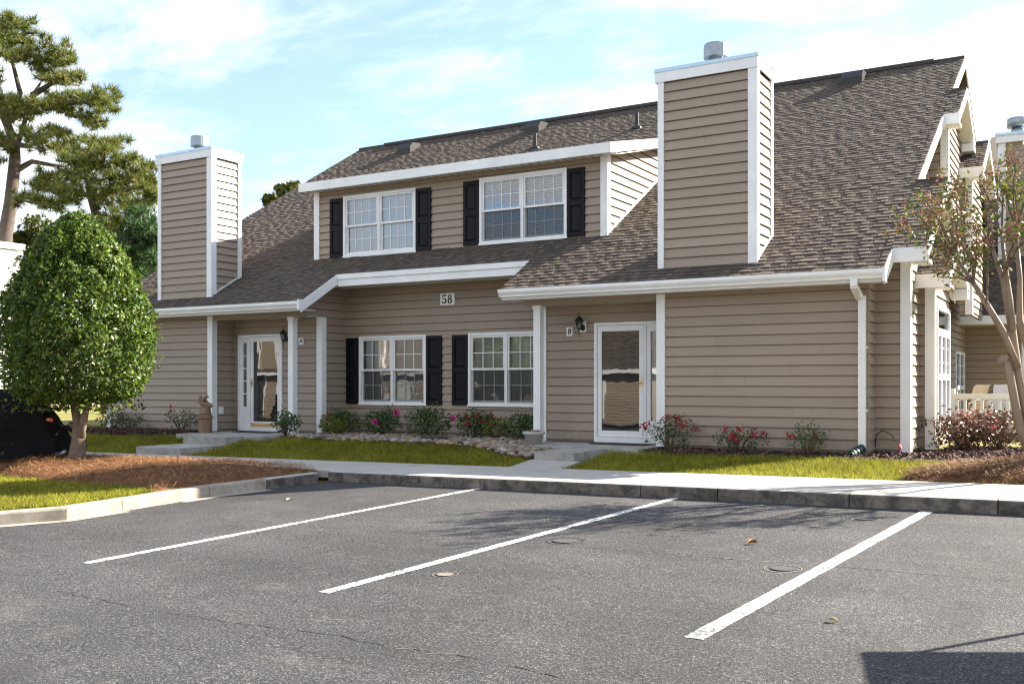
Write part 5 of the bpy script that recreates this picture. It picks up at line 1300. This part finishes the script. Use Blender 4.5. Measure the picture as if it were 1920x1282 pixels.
# ------------------------------------------------------------------ fixtures, signs, small things
def lantern(x, y, z, label, plate=True):
    e = empty('wall_lantern', (x, y, z), label, 'lantern'); cx, cy = x + .075, y - .12
    if plate: mb = MB(); mb.box(x + .02, x + .16, y - .022, y, z - .10, z + .09); mb.build('back_plate', M['plaque'], e)
    mb = MB(); mb.tube([(x + .1, y - .02, z - .02), (x + .09, y - .07, z - .02), (cx, cy, z - .055)], .012, 8); mb.lathe((x + .1, y - .028, z - .08), [(.015, 0), (.042, .025), (.042, .08), (.015, .11)], 16)
    mb.tube([(cx, cy, z - .19), (cx, cy, z - .065)], [.005, .01], 8); mb.build('bracket', M['blackmetal'], e, True)
    mb = MB(); mb.lathe((cx, cy, z - .065), [(.01, 0), (.036, .016), (.04, .025)], 6); mb.lathe((cx, cy, z + .08), [(.08, 0), (.074, .016), (.05, .055), (.02, .08), (.007, .095), (.005, .16)], 12)
    for i in range(6):
        a = i * math.pi / 3; mb.tube([(cx + .039 * math.cos(a), cy + .039 * math.sin(a), z - .04), (cx + .067 * math.cos(a), cy + .067 * math.sin(a), z + .08)], .004, 5)
    mb.build('cage', M['blackmetal'], e)
    mb = MB(); mb.lathe((cx, cy, z - .04), [(.034, 0), (.062, .12)], 6); mb.build('lamp_glass', M['glass'], e)
    mb = MB(); mb.lathe((cx, cy, z - .032), [(.01, 0), (.018, .024), (.016, .064), (.005, .09)], 10); mb.build('bulb', M['blind'], e, True)
lb = at(1087, 612, Y=YD - .03); lantern(lb.x - .03, YD - .026, lb.z, 'black lantern on a white plate beside the letter B sign')
la = at(537, 634, Y=YD - .03); lantern(la.x - .05, YD - .026, la.z, 'black lantern half behind the left porch post', False)
def sign(text, u0, v0, u1, v1, Y, label, size, shear=0):
    a, b = at(u0, v1, Y=Y), at(u1, v0, Y=Y); e = empty('number_plaque', ((a.x + b.x) / 2, Y, a.z), label, 'sign')
    mb = MB(); mb.box(a.x, b.x, Y - .02, Y + .01, a.z, b.z); mb.build('plate', M['plaque'], e)
    if text == '58':
        def ell(cx, cz, rx, rz, ix, iz, n=28, a0=0, a1=2 * math.pi, dx=0):
            for i in range(n):
                t, q = a0 + (a1 - a0) * i / n, a0 + (a1 - a0) * (i + 1) / n
                lm.quad(*[(cx + dx * (k < rx) + k * math.cos(w), cz + j * math.sin(w), 0) for w, k, j in ((t, rx, rz), (q, rx, rz), (q, ix, iz), (t, ix, iz))])
        lm = MB()
        ell(.062, .044, .046, .045, .015, .030); ell(.062, -.04, .054, .052, .018, .036)
        ell(-.068, -.033, .054, .058, .016, .038, 22, -2.5, 2.35)
        lm.quad((-.118, .088, 0), (-.024, .088, 0), (-.03, .058, 0), (-.108, .058, 0)); lm.quad((-.112, .06, 0), (-.102, .06, 0), (-.098, .0, 0), (-.112, -.005, 0))
        lm.quad(*[(-.108 + .018 * math.cos(t), -.06 + .018 * math.sin(t), 0) for t in [i * math.pi / 6 for i in range(12)]])
        me = bpy.data.meshes.new('lettering'); me.from_pydata([(p[0], p[1], .0005) for p in lm.v], [], lm.f); me.materials.append(M['ink'])
    else:
        cu = bpy.data.curves.new('lettering', 'FONT'); cu.body = text; cu.size = size; cu.align_x = 'CENTER'; cu.align_y = 'CENTER'; cu.extrude = .002; cu.offset = size * .018; cu.shear = shear; cu.space_character = .95
        t = bpy.data.objects.new('tmp', cu); COL.objects.link(t); dg = bpy.context.evaluated_depsgraph_get(); me = bpy.data.meshes.new_from_object(t.evaluated_get(dg)); bpy.data.objects.remove(t)
        me.materials.clear(); me.materials.append(M['ink'])
    o = bpy.data.objects.new('lettering', me); link(o, e, ((a.x + b.x) / 2, Y - .0225, (a.z + b.z) / 2)); o.rotation_euler = (R(90), 0, 0)
sign('58', 826.5, 549, 853, 572.5, YM - .022, 'white plaque reading 58 high on the middle wall', .25)
sign('A', 561, 633, 569.5, 646, YD - .022, 'small white plaque reading A right of the left porch post', .13, .15)
sign('B', 1063, 613.5, 1074, 630, YD - .022, 'small white plaque reading B left of the right lantern', .13, .15)
mb = MB(); c = at(413, 769, X=wA1 + .01); mb.box(wA1 + .015, wA1 + .04, c.y - .06, c.y + .06, c.z - .075, c.z + .075); o = mb.build('outlet_cover', M['plaque'])
mb = MB(); mb.box(wA1 + .041, wA1 + .052, c.y - .035, c.y + .035, c.z - .05, c.z + .05); mb.build('lid', M['white'], o); tag(o, 'white weatherproof outlet box on the left porch side wall', 'outlet')
# cable with red tip by the corner
mb = MB(); ca = [at(1641, 838, Y=15.3), at(1643, 815, Y=15.28), at(1655, 806, Y=15.2), at(1672, 815, Y=15.1), at(1686, 833, Y=15.0)]
for i in range(len(ca)): pass
mb.tube(ca, .008, 6); cb = mb.build('cable', M['rubber']); tag(cb, 'thin cable with a red end looping out of the wall corner', 'cable')
mb = MB(); mb.tube([ca[-1], ca[-1] + Vector((.02, -.03, -.05)), ca[-1] + Vector((.0, -.05, -.07))], [.02, .022, .012], 8); mb.build('connector', M['red_plastic'], cb)
# planter
pc = at(1001, 829, Y=14.62); pc = Vector((pc.x, pc.y, -.03)); e = empty('planter', pc, 'grey-green planter pot at the foot of the right porch post', 'planter')
mb = MB(); mb.lathe(pc, [(.12, 0), (.125, .03), (.13, .03), (.165, .17), (.17, .17), (.185, .18), (.195, .2), (.19, .225), (.17, .225), (.16, .2), (.05, .19)], 32); mb.build('pot', M['pot'], e, True)
for i in range(9):
    a = i * .7; q = bpy.data.objects.new('pebble', STV[i % 6]); link(q, e, (pc.x + math.cos(a) * .11 * (i % 3) / 2, pc.y + math.sin(a) * .11 * (i % 3) / 2, pc.z + .225)); q.scale = (.045, .045, .045)
# flat black landscape lid in the stones
bl = at(815, 827, Z=-.03); mb = MB(); mb.lathe((bl.x, bl.y, -.02), [(.28, 0), (.27, .05), (.22, .07), (.05, .08)], 20); tag(mb.build('plastic_cover', M['rubber']), 'flat black plastic lid lying among the river stones', 'lid')
# carved pelican on a piling
def pelican():
    c = at(385, 808, Y=14.45); c = Vector((c.x, c.y, -.03)); e = empty('statue', c, 'carved wooden bird statue on a fluted round pedestal by the left porch', 'statue')
    mb = MB(); mb.lathe(c, [(.155, 0), (.155, .025), (.135, .03), (.135, .31), (.165, .32), (.165, .345), (.14, .35), (.14, .39), (.12, .395)], 28, .05); mb.build('pedestal', M['carved'], e)
    mb = MB(); mb.lathe(c + Vector((0, 0, .39)), [(.125, 0), (.12, .05), (.105, .08), (.11, .12), (.09, .15), (.03, .17)], 14, .08); mb.build('perch', M['carved'], e, True)
    me = bpy.data.meshes.new('bird')
    vs = [(.0, 0, .60), (.10, 0, .585), (.17, 0, .56), (.0, -.01, .64), (-.045, -.01, .69), (-.0, -.01, .745), (.03, -.01, .775), (.055, -.01, .765), (.075, -.01, .73), (-.02, 0, .54), (-.07, -.03, .62), (-.10, -.03, .70), (-.095, -.03, .80)]
    rad = [(.075, .08), (.06, .06), (.02, .035), (.05, .05), (.032, .03), (.03, .03), (.035, .035), (.022, .02), (.01, .01), (.03, .03), (.03, .05), (.028, .045), (.018, .03)]
    ed = [(0, 1), (1, 2), (0, 3), (3, 4), (4, 5), (5, 6), (6, 7), (7, 8), (0, 9), (0, 10), (10, 11), (11, 12)]
    me.from_pydata(vs, ed, []); o = bpy.data.objects.new('bird', me); link(o, e, c); me.materials.append(M['carved'])
    m = o.modifiers.new('s', 'SKIN'); 
    for i, r_ in enumerate(rad): me.skin_vertices[0].data[i].radius = r_
    me.skin_vertices[0].data[0].use_root = True
    o.modifiers.new('u', 'SUBSURF').levels = 2; o.modifiers['u'].render_levels = 2; o.rotation_euler = (0, 0, .35)
pelican()
# motorcycle under a black cover
def covered():
    c = at(45, 858, T=15.6); c = Vector((c.x, c.y, -.22)); e = empty('covered_motorcycle', c, 'black fabric cover draped over a motorcycle at the left edge', 'motorcycle')
    ax = Vector((math.cos(YAW + .25), math.sin(YAW + .25), 0)); cr = Vector((-ax.y, ax.x, 0)); v = []; f = []; nu, nv = 60, 40
    for i in range(nu + 1):
        s = -1.5 + 2.35 * i / nu
        top = np.interp(s, [-1.5, -1.3, -.9, -.4, -.1, .1, .3, .5, .62, .75, .85], [.7, .95, 1.12, 1.16, 1.15, 1.12, 1.0, .72, .5, .3, .12])
        wid = np.interp(s, [-1.5, -.9, -.2, .2, .5, .85], [.25, .42, .48, .42, .3, .12])
        for j in range(nv + 1):
            t = -1 + 2 * j / nv; a = t * math.pi / 2
            y = wid * (math.sin(a) * (.75 + .35 * abs(t) ** 2)); z = top * max(0, math.cos(a)) ** .55
            fold = .11 * math.sin(s * 8 + t * 3 + 2 * noise.noise((s * 2, t * 2, 0))) * abs(t) + .06 * noise.noise((s * 3, t * 4, 5))
            p = c + ax * (s + fold * .3) + cr * (y * (1 + fold * 1.6)) + Vector((0, 0, z * (1 + .3 * fold) - .02)); v.append(tuple(p))
    for i in range(nu):
        for j in range(nv): k = i * (nv + 1) + j; f.append((k, k + nv + 1, k + nv + 2, k + 1))
    me = bpy.data.meshes.new('cover'); me.from_pydata(v, [], f); me.materials.append(M['cover']); me.polygons.foreach_set('use_smooth', [True] * len(f)); link(bpy.data.objects.new('cover', me), e)
    q = at(93, 787, T=14.95); mb = MB(); mb.tube([q + Vector((-.05, 0, 0)), q + Vector((.04, 0, 0))], [.022, .03], 10); mb.build('indicator', M['orange'], e)
    q = at(118, 850, T=15.1); mb = MB(); mb.tube([q + Vector((-.16, 0, -.02)), q + Vector((0, 0, 0)), q + Vector((.06, 0, .04))], [.03, .035, .03], 10); mb.build('exhaust', M['metal'], e, True)
    w = c + ax * .62 + Vector((0, 0, .27)); mb = MB()
    ring = [w + ax * math.cos(t) * .25 + Vector((0, 0, math.sin(t) * .25)) for t in [2 * math.pi * i / 24 for i in range(25)]]; mb.tube(ring, .05, 8, False); mb.build('wheel', M['tyre'], e, True)
covered()
# fallen leaves on the asphalt
def fallen(u, v, s, label, curl=.5, seed=1):
    p = at_asph(u, v); rg_ = random.Random(seed); a = rg_.uniform(0, 6.28); mb = MB(); n = 6
    L = [(-1, 0), (-.5, .45), (.2, .5), (1, 0), (.2, -.5), (-.5, -.45)]
    C = Vector((p.x, p.y, p.z + .012)); d = Vector((math.cos(a), math.sin(a), 0)) * s; w = Vector((-math.sin(a), math.cos(a), 0)) * s
    R_ = [C + d * x_ + w * y_ + Vector((0, 0, abs(y_) * s * curl * 2)) for x_, y_ in L]
    mb.quad(R_[0], R_[1], R_[2], R_[3]); mb.quad(R_[0], R_[3], R_[4], R_[5]); tag(mb.build('fallen_leaf', M['paleleaf'] if 'pale' in label else M['dryleaf']), label, 'leaf', 'leaves lying on the asphalt')
fallen(1410, 1020, .05, 'curled brown leaf lying between the right two parking lines', .7, 5)
fallen(1563, 1166, .035, 'pale yellow leaf lying right of the nearest parking line', .5, 2)
fallen(543, 938, .055, 'pale leaf lying left of the farthest parking line', .3, 3)
for i, (u, v) in enumerate(((605, 899), (1045, 918), (1095, 924))): fallen(u, v, .06, ('orange leaf in the inner kerb corner', 'brown leaf against the kerb left of the middle parking line', 'brown leaf against the kerb beside the middle parking line')[i], .6, 20 + i)
# patio railing and chairs behind the side garden
RL = empty('patio_railing', (-1, 21.8, 0), 'white slatted patio railing behind the burgundy shrubs', 'railing')
rx0, rx1, ry = -2.55, 2.5, 21.8
for (z0, z1, d) in ((.70, .80, .05), (.02, .09, .03)):
    mb = MB(); mb.box(rx0, rx1, ry - d, ry + d, z0, z1); mb.build('rail', M['white'], RL)
k = rx0 + .06
while k < rx1: mb = MB(); mb.box(k, k + .06, ry - .02, ry + .02, .09, .70); mb.build('baluster', M['white'], RL); k += .155
for px_ in (rx0, -.4, 1.8): mb = MB(); mb.box(px_ - .06, px_ + .06, ry - .06, ry + .06, -.1, .9); mb.build('post', M['white'], RL)
def chair(x, y, rz, mat, label):
    e = empty('patio_chair', (x, y, 0), label, 'chair', 'chairs on the patio'); c, s = math.cos(rz), math.sin(rz)
    def T(a, b, z): return (x + a * c - b * s, y + a * s + b * c, z)
    mb = MB(); n = 10; pr = [(.02, .42), (.0, .6), (.02, .8), (.06, .94), (.12, .98)]
    for (b0, z0), (b1, z1) in zip(pr, pr[1:]):
        for i in range(n):
            u0, u1 = -.27 + .54 * i / n, -.27 + .54 * (i + 1) / n; k0, k1 = .12 * (u0 / .27) ** 2, .12 * (u1 / .27) ** 2
            mb.quad(T(u0, -.25 - b0 + k0, z0), T(u1, -.25 - b0 + k1, z0), T(u1, -.25 - b1 + k1, z1), T(u0, -.25 - b1 + k0, z1))
    mb.build('backrest', mat, e, True)
    mb = MB(); mb.mesh8([T(-.27, -.25, .40), T(.27, -.25, .40), T(.27, .25, .42), T(-.27, .25, .42), T(-.27, -.25, .44), T(.27, -.25, .44), T(.27, .25, .46), T(-.27, .25, .46)]); mb.build('seat', mat, e)
    for (a, b) in ((-.25, -.23), (.25, -.23), (-.25, .23), (.25, .23)): mb = MB(); mb.tube([T(a * 1.08, b * 1.08, -.05), T(a, b, .42)], .022, 8); mb.build('leg', mat, e, True)
    for a in (-.29, .29): mb = MB(); mb.tube([T(a, -.25, .7), T(a, .1, .66), T(a, .24, .6), T(a * .95, .24, .42)], .022, 8); mb.build('armrest', mat, e, True)
chair(-2.25, 22.6, 2.2, M['chair'], 'cream patio chair nearest the house wall'); chair(-1.65, 22.8, 3.0, M['chairgrey'], 'pale grey patio chair behind the middle of the railing'); chair(-.95, 24.0, 3.6, M['chair'], 'cream patio chair farthest from the railing')
# vehicle parked just outside the frame on the right: it throws the shadow at the lower right
def suv(name, ox, oy, rz, mat, label, gz_):
    e = empty(name, (ox, oy, gz_), label, 'car'); c, s = math.cos(rz), math.sin(rz)
    def T(a, b, z): return (ox + a * c - b * s, oy + a * s + b * c, gz_ + z)
    prof = [(-2.2, .35), (-2.25, .7), (-2.2, 1.0), (-2.18, 1.12), (-2.1, 1.66), (-1.95, 1.76), (.2, 1.74), (.5, 1.66), (1.15, 1.12), (2.0, 1.0), (2.2, .85), (2.28, .6), (2.2, .35)]
    sec = [(-.9, .0), (-.93, .02), (.93, .02), (.9, .0)]
    v = []; f = []; ws = [-.9, -.72, 0, .72, .9]
    for w in ws:
        for (l, z) in prof:
            zz = z; q = w
            if abs(w) > .8 and z > 1.13: q = w * .86
            if abs(w) < .8 and z > 1.5: zz = z + .03
            v.append(T(q, l, zz))
    k = len(prof)
    for i in range(len(ws) - 1):
        for j in range(k): f.append((i * k + j, i * k + (j + 1) % k, (i + 1) * k + (j + 1) % k, (i + 1) * k + j))
    f.append(tuple(range(k))); f.append(tuple(range((len(ws) - 1) * k, len(ws) * k))[::-1])
    me = bpy.data.meshes.new('body'); me.from_pydata(v, [], f); me.materials.append(mat); o = bpy.data.objects.new('body', me); link(o, e)
    m_ = o.modifiers.new('b', 'BEVEL'); m_.width = .05; m_.segments = 3
    for sg in (-1, 1):
        for (a0, a1) in ((-1.75, -.75), (-.68, .25)):
            mb = MB(); mb.mesh8([T(sg * .905, a0, 1.15), T(sg * .905, a1, 1.15), T(sg * .80, a1, 1.62), T(sg * .80, a0, 1.62), T(sg * .88, a0, 1.15), T(sg * .88, a1, 1.15), T(sg * .78, a1, 1.62), T(sg * .78, a0, 1.62)]); mb.build('window', M['carglass'], e)
        for l in (-1.4, 1.4):
            mb = MB(); mb.tube([T(sg * .70, l, .35), T(sg * .92, l, .35)], [.35, .35], 28); w = mb.build('wheel', M['tyre'], e)
            mb = MB(); mb.tube([T(sg * .921, l, .35), T(sg * .935, l, .35)], [.22, .2], 20); mb.build('rim', M['metal'], w)
        mb = MB(); mb.mesh8([T(sg * .6, 2.2, .72), T(sg * .85, 2.12, .72), T(sg * .85, 2.1, .86), T(sg * .6, 2.18, .86), T(sg * .6, 2.26, .72), T(sg * .85, 2.2, .72), T(sg * .85, 2.16, .86), T(sg * .6, 2.22, .86)]); mb.build('headlight', M['metal'], e)
    mb = MB(); mb.mesh8([T(-.72, .56, 1.62), T(.72, .56, 1.62), T(.76, 1.12, 1.17), T(-.76, 1.12, 1.17), T(-.72, .58, 1.66), T(.72, .58, 1.66), T(.76, 1.16, 1.2), T(-.76, 1.16, 1.2)]); mb.build('windscreen', M['carglass'], e)
    return e
def golf_cart():
    cx, cy = .87, 7.77; e1 = Vector((.914, .405, 0)); e2 = Vector((.29, -.957, 0)).normalized(); g = asph(1.5, 6.8)
    e = empty('golf_cart', (cx + .6, cy - .6, g), 'golf cart parked just right of the picture, casting the shadow at the lower right', 'golf cart')
    def P(a, b, z): q = Vector((cx, cy, g)) + e1 * a + e2 * b; return (q.x, q.y, g + z)
    def B(mb, a0, a1, b0, b1, z0, z1, ta=0, tb=0): mb.mesh8([P(a0, b0, z0), P(a1, b0, z0), P(a1, b1, z0), P(a0, b1, z0), P(a0 + ta, b0 + tb, z1), P(a1 - ta, b0 + tb, z1), P(a1 - ta, b1 - tb, z1), P(a0 + ta, b1 - tb, z1)])
    mb = MB(); B(mb, 0, 1.2, 0, 1.95, 1.80, 1.83); B(mb, .03, 1.17, .03, 1.92, 1.83, 1.87, .06, .06); mb.build('roof', M['carwhite'], e)
    for (a, b, a2, b2) in ((.08, .12, .1, -.05), (1.12, .12, 1.1, -.05), (.08, 1.75, .12, 2.0), (1.12, 1.75, 1.08, 2.0)): mb = MB(); mb.tube([P(a, b, 1.8), P(a2, b2, .6)], .02, 8); mb.build('post', M['blackmetal'], e)
    mb = MB(); B(mb, .02, 1.18, -.25, 2.2, .22, .34, .02, .05); mb.build('chassis', M['blackmetal'], e)
    mb = MB(); B(mb, .02, 1.18, -.35, .75, .34, .72, .05, .08); mb.build('rear_body', M['carwhite'], e)
    mb = MB(); B(mb, .04, 1.16, 1.55, 2.45, .34, .86, .08, .16); mb.build('cowl', M['carwhite'], e)
    mb = MB(); B(mb, .08, 1.12, .3, .82, .72, .84, .02, .02); mb.build('seat', M['chair'], e)
    mb = MB(); B(mb, .08, 1.12, .16, .28, .84, 1.25, .03, .03); mb.build('backrest', M['chair'], e)
    mb = MB(); ring = [Vector(P(.35 + .17 * math.cos(t), 1.3 + .1 * math.sin(t), 1.0 + .12 * math.sin(t))) for t in [2 * math.pi * i / 16 for i in range(17)]]; mb.tube(ring, .015, 6, False); mb.tube([P(.35, 1.3, 1.0), P(.35, 1.7, .75)], .018, 6); mb.build('steering_wheel', M['tyre'], e, True)
    for b in (.0, 1.95):
        for (a0, a1) in ((.0, .2), (1.0, 1.2)):
            mb = MB(); mb.tube([P(a0, b, .22), P(a1, b, .22)], [.22, .22], 20); w = mb.build('wheel', M['tyre'], e); mb = MB(); q = a0 - .006 if a0 < .5 else a1 + .006; mb.tube([P(q, b, .22), P(q + (.02 if a0 < .5 else -.02), b, .22)], [.12, .12], 16); mb.build('rim', M['metal'], w)
golf_cart()
suv('parked_car', -49.5, -13.2, 0, M['cargrey'], 'dark car parked opposite, mirrored in the left door glass', asph(-49.5, -13.2))
suv('parked_car', -24.0, -13.0, 0, M['carwhite'], 'white car parked on the opposite side, mirrored in the door glass', asph(-24.0, -13.0))
